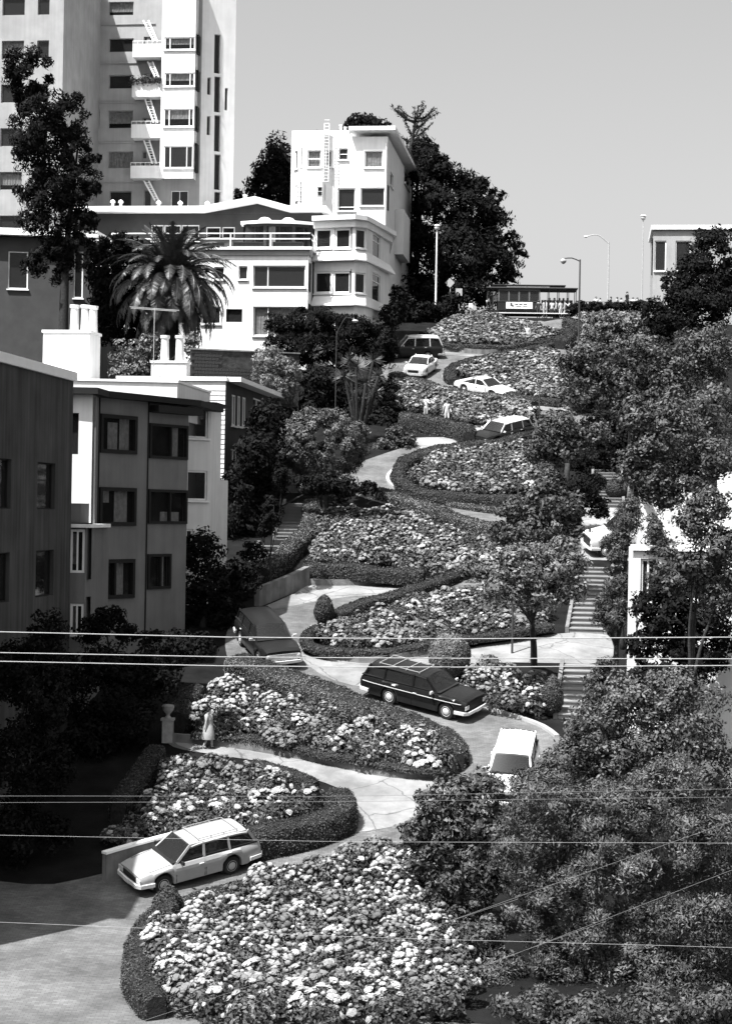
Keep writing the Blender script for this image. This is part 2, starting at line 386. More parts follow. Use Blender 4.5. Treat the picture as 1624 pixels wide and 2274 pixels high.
kerb([(690, 1394), (668, 1416), (678, 1446), (728, 1467), (796, 1479), (864, 1475), (957, 1458)], .2, .12)
kerb([(1062, 1573), (1135, 1593), (1199, 1617), (1230, 1640)], .2, .14)
kerb([(580, 1878), (700, 1858), (766, 1848), (780, 1842)], .2, .12)
def wall(label, px, h, width=.3, m='concrete_wall'):
    w = smooth_path([G(*p) for p in px], .5)
    return tag(ribbon('retaining_wall', w, m, width, -.1, h), label, 'wall', 'retaining walls of the flower beds')
wall('low concrete retaining wall under the topmost hedge, just below the cable car', [(955, 779), (1000, 782), (1084, 788), (1180, 777), (1240, 762)], .45)
wall('concrete retaining wall under the long hedge in the middle of the hill', [(687, 1300), (748, 1302), (864, 1298), (935, 1288), (985, 1276)], .32)
wall('shaded retaining wall on the left, above the roof of the dark old sedan', [(575, 1348), (610, 1334), (655, 1315), (687, 1299)], .9)
wall('curved weedy retaining wall under the egg shaped bush', [(684, 1450), (728, 1466), (796, 1478), (864, 1474), (957, 1458)], .36)
wall('long pale retaining wall running right from the woman in the dress', [(381, 1650), (460, 1656), (550, 1668), (640, 1684), (710, 1697), (823, 1722), (900, 1731), (985, 1728)], .34)
cw_ = wall('white capped wall at the left of the pale station wagon in front', [(235, 1965), (300, 1945), (400, 1918)], .95, .25)
ribbon('coping', smooth_path([G(235, 1966), G(300, 1946), G(400, 1919)], .5), 'white_paint', .3, .952, 1.03, cw_)

# ------------------------------------------------------------------ hedges
def hedge(label, px, h=.7, w=.8, raise_=0.0, n=None, leafs=.035, dens=420, name='hedge', group='clipped hedges edging the flower beds', m='hedge_leaf'):
    top = [G(x, y, h+raise_) for x, y in px]
    path = smooth_path(top, .3)
    base = path[0].copy()
    zlo = raise_/(h+raise_) if raise_ > 0 else 0.0
    T = thing(name, label, 'hedge', (base.x, base.y, gz(base.y)), group)
    prof = [(-.5, 0), (-.54, .35), (-.52, .75), (-.44, .95), (-.2, 1.02), (.2, 1.02), (.44, .95), (.52, .75), (.54, .35), (.5, 0)]
    b = MB(); k = len(prof); nn = len(path); A = []; Nn = []
    sd = random.random()*20
    for i, p in enumerate(path):
        d = path[min(i+1, nn-1)]-path[max(i-1, 0)]; d.z = 0; d.normalize(); q = Vector((d.y, -d.x, 0))
        e = 1.0
        if i == 0 or i == nn-1: e = .7
        for a, c in prof:
            ww = w*(1+.06*math.sin(i*.9+sd+a*3)+random.uniform(-.09, .09))*e
            hh = (h+raise_)*(1+.05*math.sin(i*.55+sd)+random.uniform(-.06, .06))*(1 if e == 1 else .93)
            pt = p+q*(a*ww); b.v.append((pt.x, pt.y, gz(pt.y)-.05+(zlo+c*(1-zlo))*hh))
            nv = q*a*1.6+Vector((0, 0, max(0, c-.55)*2.2)); A.append(nv.normalized())
    for i in range(nn-1):
        for j in range(k-1): b.f.append((i*k+j, (i+1)*k+j, (i+1)*k+j+1, i*k+j+1))
    b.f.append(tuple(range(k))); b.f.append(tuple((nn-1)*k+j for j in range(k-1, -1, -1)))
    me = b.mesh('core', org(T)); bb = bmesh.new(); bb.from_mesh(me); bmesh.ops.recalc_face_normals(bb, faces=bb.faces); bb.to_mesh(me); bb.free()
    link('core', me, 'hedge_body', T)
    V = np.array(b.v).reshape(nn, k, 3); NA = np.array([tuple(a) for a in A]).reshape(nn, k, 3)
    L = sum((path[i+1]-path[i]).length for i in range(nn-1))
    N = int(L*(w+2*(h+raise_))*dens)
    sc = max(.75, path[nn//2].y/75.0); N = int(N/sc**1.4)
    ii = RNG.integers(0, nn-1, N); jj = RNG.integers(0, k-1, N); s = RNG.random((N, 1)); t = RNG.random((N, 1))
    pts = (V[ii, jj]*(1-s)+V[ii+1, jj]*s)*(1-t)+(V[ii, jj+1]*(1-s)+V[ii+1, jj+1]*s)*t
    nr = NA[ii, jj]*(1-t)+NA[ii, jj+1]*t
    cl = 1+.45*wob(pts, 1.3, sd)
    stuff_leaves('foliage', pts+nr*RNG.normal(.012, .022, (N, 1)), nr, leafs*sc**.7*RNG.uniform(.7, 1.3, N), m, T, aspect=.6, jit=.55, tint=(.55, 1.5), clump=cl)
    return T
hedge('hedge topping the wall of the highest flower bed under the cable car', [(959, 757), (1031, 763), (1107, 765), (1172, 760), (1228, 749), (1251, 735)], .36, .55, .40)
hedge('short thick hedge at the top bend, right of the cable car road', [(1258, 703), (1282, 716), (1308, 730)], .9, 1.1)
hedge('dark hedge curving down behind the tall curved lamp post near the top', [(1262, 728), (1256, 742), (1240, 752)], .9, 1.4)
hedge('hedge along the upper edge of the second flower bed from the top', [(1007, 838), (998, 826), (1004, 812), (1030, 799), (1073, 789), (1133, 777), (1200, 764), (1248, 744)], .6, .9)
hedge('hedge behind the white fastback car, under the second bed', [(1012, 843), (1070, 859), (1136, 872), (1188, 880), (1245, 886)], .6, .8)
hedge('lit hedge running down in front of the two white cars', [(872, 824), (910, 836), (942, 845), (986, 858), (1040, 869), (1106, 875), (1150, 880), (1185, 890)], .75, 1.1, m='hedge_sunlit')
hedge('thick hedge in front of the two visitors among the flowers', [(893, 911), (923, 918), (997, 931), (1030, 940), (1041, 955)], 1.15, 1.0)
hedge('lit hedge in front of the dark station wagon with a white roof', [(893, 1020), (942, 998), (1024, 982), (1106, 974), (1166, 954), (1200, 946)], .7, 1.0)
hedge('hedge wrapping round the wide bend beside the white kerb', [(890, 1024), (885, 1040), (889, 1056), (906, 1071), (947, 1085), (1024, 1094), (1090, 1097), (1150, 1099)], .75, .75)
hedge('low lit hedge strip between the white kerb bend and the lane', [(972, 1103), (1043, 1118), (1140, 1130)], .35, .6, m='hedge_sunlit')
hedge('hedge on the upper edge of the big middle flower bed', [(834, 1080), (870, 1091), (899, 1101), (940, 1113), (1001, 1136), (1043, 1151), (1120, 1167)], .6, .9, m='hedge_sunlit')
hedge('sunlit hedge curving down beside the shaded stairs on the left', [(690, 1106), (691, 1143), (674, 1174), (637, 1208), (610, 1236), (583, 1256)], .9, .85, m='hedge_sunlit')
hedge('long straight hedge under the big middle flower bed', [(672, 1246), (745, 1250), (830, 1257), (900, 1261), (942, 1265)], .66, .65, .30)
hedge('hedge along the lane above the egg shaped bush bed', [(1010, 1264), (994, 1272), (915, 1302), (851, 1319), (786, 1339), (748, 1356)], .55, .7)
hedge('dark hedge hugging the bend above the weedy curved wall', [(707, 1386), (682, 1404), (685, 1423), (728, 1436), (796, 1441), (864, 1437), (933, 1427), (1035, 1410), (1150, 1395), (1225, 1380)], .28, .5, .30)
hedge('broad sunlit hedge below the dark sedan and the dark station wagon', [(520, 1448), (560, 1466), (610, 1484), (658, 1498), (752, 1535), (864, 1577), (930, 1600), (975, 1622), (996, 1645), (1003, 1668)], .65, 1.25, m='hedge_sunlit')
hedge('hedge on the pale retaining wall right of the woman in the dress', [(425, 1622), (531, 1629), (644, 1648), (710, 1664), (823, 1685), (936, 1700), (990, 1703)], .2, .45, .32)
hedge('hedge climbing at the shaded left end of the bed behind the woman', [(434, 1513), (411, 1545), (394, 1578)], .9, .8)
hedge('hedge between the pale lane and the lower left flower bed', [(555, 1684), (610, 1698), (661, 1718), (700, 1732)], .5, .6)
hedge('straggly hedge along the shaded left side of the lower flower bed', [(350, 1650), (330, 1675), (312, 1702), (290, 1732), (262, 1776)], .8, .7)
hedge('tall rounded hedge wrapping the right end of the lower flower bed', [(742, 1746), (760, 1764), (757, 1784), (735, 1795), (682, 1812), (620, 1828), (560, 1840), (505, 1850)], .95, .9)
hedge('lit hedge on the near side of the pale station wagon in front', [(940, 1868), (860, 1892), (766, 1914), (690, 1924), (600, 1944), (520, 1965), (440, 1988), (400, 2000)], .4, .8, m='hedge_sunlit')
hedge('smooth dark hedge curving along the bottom left bend', [(380, 2000), (345, 2018), (322, 2050), (306, 2105), (310, 2160), (350, 2206)], .7, .7)

# ------------------------------------------------------------------ clipped bushes
def topiary(label, px, r, h, shape='ball', name='clipped_bush', m='hedge_leaf', nleaf=9000, leafs=.04):
    b = G(*px); T = thing(name, label, 'bush', b, 'clipped ornamental bushes')
    def prof(t):
        if shape == 'ball': return math.sqrt(max(0, 1-(2*t-1)**2))**.85
        if shape == 'egg': return math.sin(math.pi*min(1, max(0, t))**.8)**.75
        return max(0, math.sin(math.pi*(t*.86+.14)))**.9
    V = RNG.normal(0, 1, (nleaf, 3)); th = RNG.uniform(0, 2*np.pi, nleaf); t = RNG.beta(1.2, 1.2, nleaf)
    rr = np.array([prof(a) for a in t])*r
    pts = np.stack([np.cos(th)*rr, np.sin(th)*rr, t*h+.05], 1)
    nr = np.stack([np.cos(th), np.sin(th), (t-.45)*2.0], 1); nr /= np.linalg.norm(nr, axis=1, keepdims=True)
    pts *= (1+.05*wob(pts, 3.0, px[0]))[:, None]
    pts += nr*RNG.normal(0, .02, (nleaf, 1))
    mb = MB(); mb.lathe(b, [(max(.02, prof(a/10)*r*.93), a/10*h+.05) for a in range(11)], 14); mb.build('core', 'hedge_body', T)
    stuff_leaves('foliage', pts+np.array(b), nr, leafs*RNG.uniform(.7, 1.3, nleaf), m, T, aspect=.6, jit=.5, tint=(.55, 1.5))
topiary('egg shaped clipped bush at the left end of a flower bed', (719, 1388), .44, 1.32, 'egg')
topiary('big round clipped bush beside the dark station wagon', (996, 1508), .84, 1.78, 'ball', nleaf=18000, m='hedge_sunlit')
topiary('small cone shaped bush in front of the pale wagon front wheel', (371, 2040), .42, .95, 'cone', nleaf=6000)
topiary('upright dark clipped bush beside the right hand steps', (1224, 1592), .42, 1.6, 'egg')
topiary('rounded bush in the dark under the right hand tree trunk', (1372, 1108), .75, 1.1, 'ball')

# ------------------------------------------------------------------ hydrangea beds
def inside(poly, X, Y):
    r = np.zeros(len(X), bool); n = len(poly)
    for i in range(n):
        x1, y1 = poly[i].x, poly[i].y; x2, y2 = poly[(i+1) % n].x, poly[(i+1) % n].y
        c = ((y1 > Y) != (y2 > Y)) & (X < (x2-x1)*(Y-y1)/(y2-y1+1e-12)+x1); r ^= c
    return r
def head_template(seed):
    rg = np.random.default_rng(seed); v = []; f = []
    n = 7; rings = [(.62, -.35), (1.0, .05), (.78, .55)]
    for r, z in rings:
        for k in range(n):
            a = 2*math.pi*k/n+z; q = 1+rg.uniform(-.24, .2); v.append((r*q*math.cos(a), r*q*math.sin(a), z*.75+rg.uniform(-.16, .16)))
    v.append((0, 0, .78))
    for i in range(2):
        for k in range(n): f.append((i*n+k, i*n+(k+1) % n, (i+1)*n+(k+1) % n)); f.append((i*n+k, (i+1)*n+(k+1) % n, (i+1)*n+k))
    for k in range(n): f.append((2*n+k, 2*n+(k+1) % n, 3*n))
    return np.array(v), np.array(f)
HT = [head_template(i) for i in range(5)]
HMESH = []
for i, (v, f) in enumerate(HT):
    for j, tv in enumerate((.45, .7, 1.0)):
        me = bpy.data.meshes.new('flower_head'); me.from_pydata(v.tolist(), [], f.tolist()); me.update()
        a = me.attributes.new('tint', 'FLOAT', 'FACE'); a.data.foreach_set('value', np.full(len(f), tv, np.float32)); me.materials.append(M('petal')); HMESH.append(me)
def bed(label, px, h=.85, flower=9, nparts=300, leafs=.075, spacing=.72, tone=(.45, 1.05), name='hydrangea_bed', cov=1.25, hr=.112, lm='leaf', barren=.32):
    w = [G(x, y, h*.8) for x, y in px]; X = [p.x for p in w]; Y = [p.y for p in w]
    cx, cy = sum(X)/len(X), sum(Y)/len(Y)
    T = thing(name, label, 'flower bed', (cx, cy, gz(cy)), 'beds of hydrangeas between the bends')
    sc = max(.8, cy/75.0); ls = leafs*sc**.75
    gx = np.arange(min(X), max(X), spacing); gy = np.arange(min(Y), max(Y), spacing)
    C = np.array([(a, b) for a in gx for b in gy]) + RNG.uniform(-.38, .38, (len(gx)*len(gy), 2))*spacing
    C = C[inside(w, C[:, 0], C[:, 1])]
    if len(C) == 0: C = np.array([(cx-.35, cy), (cx+.35, cy+.2)])
    PT = []; NR = []; TN = []; H = []
    for (x, y) in C:
        r = random.uniform(.42, .66); vr = h*random.uniform(.50, .72); z = gz(y)+h*.42*random.uniform(.8, 1.15); bt = random.uniform(.7, 1.3)
        N = int(2*math.pi*r*r*cov/(2*.55*ls*ls))
        d = RNG.normal(0, 1, (N, 3)); d[:, 2] = np.abs(d[:, 2])*1.0-.25; d /= np.linalg.norm(d, axis=1, keepdims=True)
        rad = RNG.uniform(.78, 1.06, (N, 1)); p = d*rad*np.array([r, r, vr])+np.array([x, y, z]); PT.append(p); NR.append(d); TN.append(np.full(N, bt))
        fb = flower*random.choice((.08, .08, .7, 1.6, 2.6, 3.4) if barren > .3 else (.08, .9, 1.6, 2.4, 3.4)); k = np.random.default_rng(int(x*1000+y*77) % 99991).poisson(fb)
        t0 = random.uniform(tone[0]*.55, tone[1]*1.15)
        for _ in range(k):
            a = random.uniform(0, 2*math.pi); e = random.uniform(0, 1)**.8
            emb = random.uniform(.9, 1.03); q = math.sqrt(max(0, 1-e*e)); dv = Vector((q*math.cos(a), q*math.sin(a), e))
            if dv.y > .5: continue
            pp = Vector((x+dv.x*r*1.04*emb, y+dv.y*r*1.04*emb, z+dv.z*vr*1.08*emb)); H.append((pp, dv, hr*random.uniform(.5, 1.25)*max(1, sc**.35), t0*random.uniform(.8, 1.2)))
    PT = np.concatenate(PT); NR = np.concatenate(NR); TN = np.concatenate(TN)
    stuff_leaves('foliage', PT, NR, ls*RNG.uniform(.7, 1.25, len(PT)), lm, T, aspect=.55, jit=.5, tint=(.6, 1.4), clump=TN)
    H.sort(key=lambda q: q[0].y - q[2]*60)
    O = org(T)
    for i, (p, d, s, t) in enumerate(H[:nparts]):
        lev = 0 if t < .58 else (1 if t < .85 else 2)
        o = bpy.data.objects.new('flower_head', HMESH[(i % 5)*3+lev]); COL.objects.link(o); o.parent = T
        o.location = p-O; o.scale = (s, s, s*.85); o.rotation_euler = (d+Vector((0, 0, .5))).to_track_quat('Z', 'Y').to_euler()
    rest = H[nparts:]
    if rest:
        VV = []; FF = []; tt = []; off = 0
        for i, (p, d, s, t) in enumerate(rest):
            v, f = HT[i % 5]; Rm = np.array((d+Vector((0, 0, .5))).to_track_quat('Z', 'Y').to_matrix())
            VV.append((v*s*np.array([1, 1, .85]))@Rm.T+np.array(p-O)); FF.append(f+off); off += len(v); tt.append(np.full(len(f), t))
        VV = np.concatenate(VV); FF = np.concatenate(FF); tt = np.concatenate(tt)
        me = bpy.data.meshes.new('flower_heads'); me.vertices.add(len(VV)); me.vertices.foreach_set('co', VV.reshape(-1).astype(np.float32))
        me.loops.add(3*len(FF)); me.loops.foreach_set('vertex_index', FF.reshape(-1).astype(np.int32)); me.polygons.add(len(FF)); me.polygons.foreach_set('loop_start', np.arange(0, 3*len(FF), 3, dtype=np.int32)); me.update(calc_edges=True)
        a = me.attributes.new('tint', 'FLOAT', 'FACE'); a.data.foreach_set('value', tt.astype(np.float32))
        link('flower_heads', me, 'petal', T)['kind'] = 'stuff'
    return T
bed('topmost hydrangea bed right below the cable car', [(940, 738), (963, 731), (1024, 690), (1077, 692), (1175, 715), (1228, 731), (1248, 738), (1206, 751), (1077, 757), (963, 751)], .8, 5, 150, tone=(.35, .75))
bed('second hydrangea bed from the top, behind the white fastback', zz('F', (670, 400), (780, 340), (900, 300), (1200, 250), (1440, 220), (1560, 330), (1560, 600), (1250, 590), (1120, 560), (960, 480), (800, 420), (690, 420)), .8, 6, 200, tone=(.35, .85))
bed('third hydrangea bed from the top, in which two visitors stand', zz('F', (120, 500), (180, 480), (400, 530), (560, 570), (760, 605), (1000, 625), (1320, 690), (1330, 750), (1200, 770), (1000, 790), (860, 830), (720, 800), (640, 780), (330, 700), (100, 670), (80, 560)), .75, 5.5, 200, tone=(.35, .8))
bed('hydrangea bed inside the wide hedge bend beside the white kerb', zz('F', (250, 1220), (450, 1090), (700, 1030), (1000, 1010), (1250, 990), (1420, 1130), (1420, 1320), (1000, 1375), (600, 1350), (340, 1290)), .8, 6, 200, tone=(.3, .75))
bed('big middle hydrangea bed above the long straight hedge', zz('A', (670, 85), (1000, 78), (1250, 125), (1624, 250), (1900, 290), (1900, 480), (1624, 500), (1350, 470), (1000, 425), (560, 415), (580, 290), (650, 170)), .8, 8, 300, tone=(.35, .8))
bed('hydrangea bed right of the egg shaped bush', zz('A', (690, 840), (900, 770), (1240, 655), (1500, 600), (1700, 585), (2000, 620), (2150, 760), (2000, 830), (1624, 880), (1300, 920), (1000, 945), (700, 940)), .8, 8, 300, tone=(.35, .85))
bed('pale hydrangea bed behind the woman in the dress', zz('B', (740, 470), (820, 350), (960, 335), (1010, 375), (1380, 425), (1624, 490)) + zz('C', (200, 340), (400, 415), (620, 475), (760, 560), (770, 640), (600, 650), (300, 610), (0, 560)) + zz('B', (1300, 670), (1000, 620), (740, 600)), .85, 11, 300, tone=(.6, 1.1))
bed('lower left hydrangea bed below the woman in the dress', zz('B', (500, 800), (600, 765), (740, 785), (1060, 815), (1340, 915), (1520, 965), (1470, 1040), (1200, 1130), (900, 1190), (700, 1230), (330, 1230), (360, 1150), (440, 950)), .85, 11, 300, tone=(.45, .95))
bed('nearest hydrangea bed at the bottom, below the pale station wagon', [(410, 2010), (480, 1985), (576, 1935), (674, 1900), (766, 1885), (880, 1866), (925, 1885), (945, 1960), (990, 2040), (1030, 2110), (1050, 2225), (800, 2245), (500, 2235), (350, 2190), (330, 2110), (345, 2050)], .9, 12, 300, tone=(.5, 1.1), barren=.22)
bed('small flower bed between the round bush and the steps', zz('C', (830, 180), (900, 90), (1000, 60), (1150, 80), (1300, 140), (1360, 230), (1330, 320), (1230, 340), (1080, 300), (960, 240), (850, 200)), .9, 6, 120, tone=(.5, .95))
bed('hydrangeas on the right of the top bend below the crowd', zz('J', (1180, 690), (1250, 645), (1450, 640), (1540, 700), (1540, 840), (1400, 860), (1250, 850), (1180, 770)), .9, 5, 80, lm='leaf_light', tone=(.4, .8))
bed('small bed of pale flowers in front of the shaded left wall', zz('D', (190, 130), (300, 110), (330, 180), (240, 190)), .7, 9, 40, tone=(.6, 1.0))

# ------------------------------------------------------------------ trees and shrubs
def crown_points(lobes, ls, cov, sub=26, subr=.34, aspect=.5, up=.35, hang=0.0, shell=(.45, .95)):
    PT = []; NR = []; TN = []; AX = []
    for (c, rx, ry, rz) in lobes:
        Rm = (rx+ry+rz)/3
        k = max(6, int(sub*(1 if Rm < 2.5 else 1.5)))
        d = RNG.normal(0, 1, (k, 3)); d[:, 2] += .15; d /= np.linalg.norm(d, axis=1, keepdims=True)
        rad = RNG.uniform(shell[0], shell[1], (k, 1)); cs = d*rad*np.array([rx, ry, rz])+np.array(c)
        area = 4*math.pi*((rx*rz+ry*rz+rx*ry)/3)
        N = int(area*cov*1.5/(2*aspect*ls*ls)/k)
        for i in range(k):
            sr = Rm*subr*random.uniform(.65, 1.3)
            e = RNG.normal(0, 1, (N, 3)); e[:, 2] += up; e /= np.linalg.norm(e, axis=1, keepdims=True)
            p = cs[i]+e*sr*RNG.uniform(.55, 1.08, (N, 1))*np.array([1, 1, .8]); p[:, 2] -= hang*np.abs(RNG.normal(0, 1, N))*sr
            PT.append(p); n = e*.8+d[i]*.5; NR.append(n); TN.append(np.full(N, random.uniform(.7, 1.3))); AX.append(e+np.array([0, 0, .4]))
    return np.concatenate(PT), np.concatenate(NR), np.concatenate(TN), np.concatenate(AX)
def lobes_px(L, Yd):
    out = []
    for q in L:
        x, y, rx, ry = q[:4]; Y = Yd+(q[4] if len(q) > 4 else 0); k = ppm(Y); c = P(x, y, Y)
        out.append((c, rx/k, (rx/k+ry/k)/2 if len(q) < 6 else q[5], ry/k))
    return out
def tree(label, L, Yd, base=None, ls=.12, m='leaf', cov=.9, name='tree', cat='tree', tr=.16, group=None, trunk=True, bark='bark', sub=34, subr=.38, aspect=.5, jit=.55, hang=0.0, axis=False, limbs=4, cname='crown', up=.35, shell=(.45, .95)):
    lob = lobes_px(L, Yd)
    if base is None:
        c = lob[0][0]; base = Vector((c.x, c.y, gz(c.y)))
    base = Vector((base.x, base.y, gz(base.y)))
    T = thing(name, label, cat, base, group)
    PT, NR, TN, AX = crown_points(lob, ls, cov, sub, subr, aspect, up, hang, shell)
    stuff_leaves(cname, PT, NR, ls*RNG.uniform(.65, 1.3, len(PT)), m, T, aspect=aspect, jit=jit, tint=(.6, 1.4), clump=TN, axis=AX if axis else None)
    if trunk:
        mb = MB(); top = lob[0][0]; mid = base*.45+top*.55 if (top-base).length > 1.5 else top
        mid = Vector((base.x*.7+top.x*.3, base.y*.7+top.y*.3, base.z*.5+top.z*.5))
        mb.tube(smooth_path([base-Vector((0, 0, .3)), base*.6+mid*.4+Vector((random.uniform(-.1, .1), 0, 0)), mid], .4), .1)
        n = len(mb.v)//8; mb = MB(); pth = smooth_path([base-Vector((0, 0, .3)), base*.6+mid*.4+Vector((random.uniform(-.12, .12), 0, 0)), mid], .5)
        mb.tube(pth, [tr*(1.25-.5*i/len(pth)) for i in range(len(pth))], 9)
        for i in range(min(limbs, max(1, len(lob))*2)):
            c, rx, ry, rz = lob[i % len(lob)]
            e = c+Vector((random.uniform(-.6, .6)*rx, random.uniform(-.6, .6)*ry, random.uniform(-.1, .6)*rz))
            q = smooth_path([mid-Vector((0, 0, .1)), (mid+e)/2+Vector((random.uniform(-.2, .2), random.uniform(-.2, .2), random.uniform(-.1, .3))), e], .5)
            mb.tube(q, [tr*.6*(1-.8*j/len(q)) for j in range(len(q))], 6)
        mb.build('trunk', bark, T, smooth=True)
    return T
# dark conifers behind the top
GT = 'dark evergreens behind the houses at the top'
tree('big dark cypress right of the tall white house, behind the lamp posts', [(985, 470, 75, 110), (940, 420, 60, 100, 3), (1050, 480, 70, 85), (1095, 520, 55, 75), (1020, 580, 110, 80, -3), (930, 560, 60, 110, 2), (1085, 600, 70, 60, -2), (1140, 560, 32, 25), (1130, 610, 34, 22), (945, 350, 34, 50), (970, 400, 45, 60), (925, 620, 40, 90, 3), (1050, 410, 38, 30), (1090, 440, 30, 28), (1000, 655, 130, 40, -4)], 182, ls=.26, m='leaf_dark', cov=.75, sub=22, subr=.30, tr=.5, group=GT, name='cypress_tree', axis=True, aspect=.35)
b0 = P(912, 330, 186); base = Vector((b0.x, b0.y, gz(186))); T = thing('spiky_conifer', 'spiky conifer with upswept bare branches poking up behind the white house roof', 'tree', base, GT)
mb = MB(); top = P(922, 262, 186); mb.tube([base, b0, top], [.4, .25, .06], 8); PT = []; NR = []; AX = []
for i in range(34):
    t = random.random()**.8; s = base.lerp(b0, .55+.45*t) if random.random() < .3 else b0.lerp(top, random.random()); a = random.uniform(0, 2*math.pi); L = random.uniform(1.4, 2.6); e = s+Vector((math.cos(a)*L, math.sin(a)*L*.6, L*random.uniform(.25, .75)))
    if i in (0, 1, 2): e = P([938, 893, 928][i], [228, 250, 236][i], 186); s = b0.lerp(top, .4)
    m_ = (s+e)/2-Vector((0, 0, .25)); pth = smooth_path([s, m_, e], .35); mb.tube(pth, [.09*(1-.7*k/len(pth)) for k in range(len(pth))], 5)
    for k in range(2, len(pth)):
        for _ in range(9): d = Vector((random.gauss(0, 1), random.gauss(0, 1), random.gauss(.3, 1))).normalized(); PT.append(tuple(pth[k]+d*random.uniform(.05, .28))); NR.append(tuple(d)); AX.append(tuple(d))
mb.build('trunk', 'bark', T)
stuff_leaves('crown', np.array(PT), np.array(NR), RNG.uniform(.14, .26, len(PT)), 'leaf_dark', T, aspect=.22, axis=np.array(AX))
tree('dark foliage at the foot of the spiky conifer', [(930, 335, 36, 36), (915, 370, 50, 50)], 188, ls=.30, m='leaf_dark', cov=.7, tr=.25, group=GT, name='conifer_tree', axis=True, aspect=.25)
tree('rounded dark treetop showing just above the white house roof', [(805, 272, 38, 18), (790, 285, 30, 22), (840, 285, 40, 20), (810, 310, 60, 40)], 190, ls=.25, m='leaf_dark', cov=.9, tr=.3, group=GT, name='cypress_tree')
tree('dark conifer between the apartment tower and the white house', [(615, 365, 34, 62), (590, 410, 34, 60), (640, 400, 36, 75), (565, 425, 20, 45), (625, 440, 60, 50)], 180, ls=.26, m='leaf_dark', cov=.9, sub=24, tr=.3, group=GT, name='conifer_tree', axis=True, aspect=.35)
tree('small dark treetop just right of the apartment tower', [(530, 445, 18, 26), (545, 462, 22, 20)], 185, ls=.22, m='leaf_dark', cov=.9, tr=.2, group=GT, name='bush_tree')
tree('tall dark conifer along the left edge beside the apartment tower', [(150, 260, 50, 60), (165, 330, 50, 50), (178, 400, 50, 45), (160, 460, 55, 50), (100, 300, 70, 130), (100, 440, 80, 90), (205, 355, 26, 14), (200, 420, 28, 30), (60, 180, 60, 90), (185, 490, 40, 30), (150, 530, 60, 40), (110, 580, 70, 50)], 120, ls=.17, m='leaf_dark', cov=.8, sub=26, subr=.26, tr=.35, name='conifer_tree', group=GT, axis=True, aspect=.3, hang=.25)
tree('dark ivy tree between the palm and the left edge houses', [(270, 560, 60, 50), (235, 620, 50, 60), (280, 650, 60, 70), (260, 720, 70, 60), (310, 770, 60, 40), (215, 560, 30, 40), (250, 690, 50, 60)], 126, ls=.16, m='leaf_dark', cov=1.0, tr=.25, name='leafy_tree', group='trees around the palm')
tree('pale leafed bush below the palm, between the chimneys', [(290, 790, 50, 40), (330, 770, 30, 28), (425, 770, 18, 35), (440, 810, 22, 25), (300, 830, 60, 25)], 118, ls=.11, m='leaf_light', cov=.9, tr=.1, name='leafy_bush', cat='bush')
tree('large dark feathery shrub in front of the round cornered house', [(640, 735, 55, 38), (700, 725, 60, 40), (760, 735, 55, 40), (810, 750, 45, 40), (700, 790, 110, 45), (800, 800, 70, 45), (620, 760, 35, 30), (850, 770, 35, 45)], 136, ls=.20, m='leaf_dark', cov=1.0, sub=26, tr=.15, name='feathery_shrub', cat='shrub', axis=True, aspect=.22, up=1.2)
tree('light leafed young tree in front of the dark block wall', [(600, 800, 38, 32), (630, 825, 34, 36), (585, 835, 30, 30), (615, 860, 38, 26), (650, 850, 20, 30)], 112, ls=.09, m='leaf_light', cov=.75, tr=.07, name='young_tree', sub=22, group='street trees')
tree('dark tree mass on the left slope below the feathery shrub', [(720, 870, 60, 60), (780, 930, 60, 60), (850, 900, 40, 60, 4), (690, 930, 60, 60), (860, 960, 45, 50), (640, 900, 40, 50), (890, 990, 28, 30)], 124, ls=.16, m='leaf_dark', cov=1.0, tr=.25, name='leafy_tree', group='trees around the palm')
tree('big round clipped tree over the left hand stairs', [(716, 986, 102, 78, 0, 2.6)], 103, base=G(720, 1130), ls=.075, m='leaf_near', cov=1.9, sub=280, subr=.13, tr=.16, name='round_tree', group='street trees', shell=(.86, 1.0))
tree('low flowering bush below the dark slope beside the lane', [(900, 985, 28, 22), (880, 965, 26, 24), (860, 1000, 40, 30)], 117, ls=.10, m='leaf', cov=1.0, tr=.08, name='leafy_bush', cat='bush')
tree('dark bush at the foot of the white house by the shaded van', [(890, 690, 34, 40), (930, 700, 40, 30), (980, 690, 50, 24), (900, 730, 40, 22), (1010, 665, 30, 14)], 166, ls=.18, m='leaf_dark', cov=1.1, tr=.12, name='leafy_bush', cat='bush')
tree('small dark bush at the left end of the topmost hydrangea bed', [(945, 760, 14, 18), (935, 752, 12, 14)], 152, ls=.10, m='leaf_dark', cov=1.2, tr=.06, name='leafy_bush', cat='bush')
# shaded greenery on the left below the houses
tree('black ivy mass filling the shade at the foot of the white shingled house', [(520, 1130, 40, 120), (560, 1020, 50, 80), (590, 950, 40, 60, 2), (480, 1210, 50, 60), (560, 1180, 40, 50), (600, 1060, 40, 60, 2)], 97, ls=.12, m='leaf_dark', cov=1.0, tr=.2, name='leafy_tree', group='shaded greenery on the left')  # dark foliage added to fill an area of black shade
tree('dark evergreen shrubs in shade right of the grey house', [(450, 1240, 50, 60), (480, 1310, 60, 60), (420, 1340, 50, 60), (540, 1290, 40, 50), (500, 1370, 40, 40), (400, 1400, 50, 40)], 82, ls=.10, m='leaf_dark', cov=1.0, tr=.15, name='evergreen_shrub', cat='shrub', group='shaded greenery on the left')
tree('dark shrub under the lower windows of the grey house', [(240, 1380, 40, 36), (200, 1400, 40, 30), (280, 1410, 30, 24), (340, 1420, 40, 20)], 70, ls=.08, m='leaf_dark', cov=1.1, tr=.1, name='evergreen_shrub', cat='shrub', group='shaded greenery on the left')
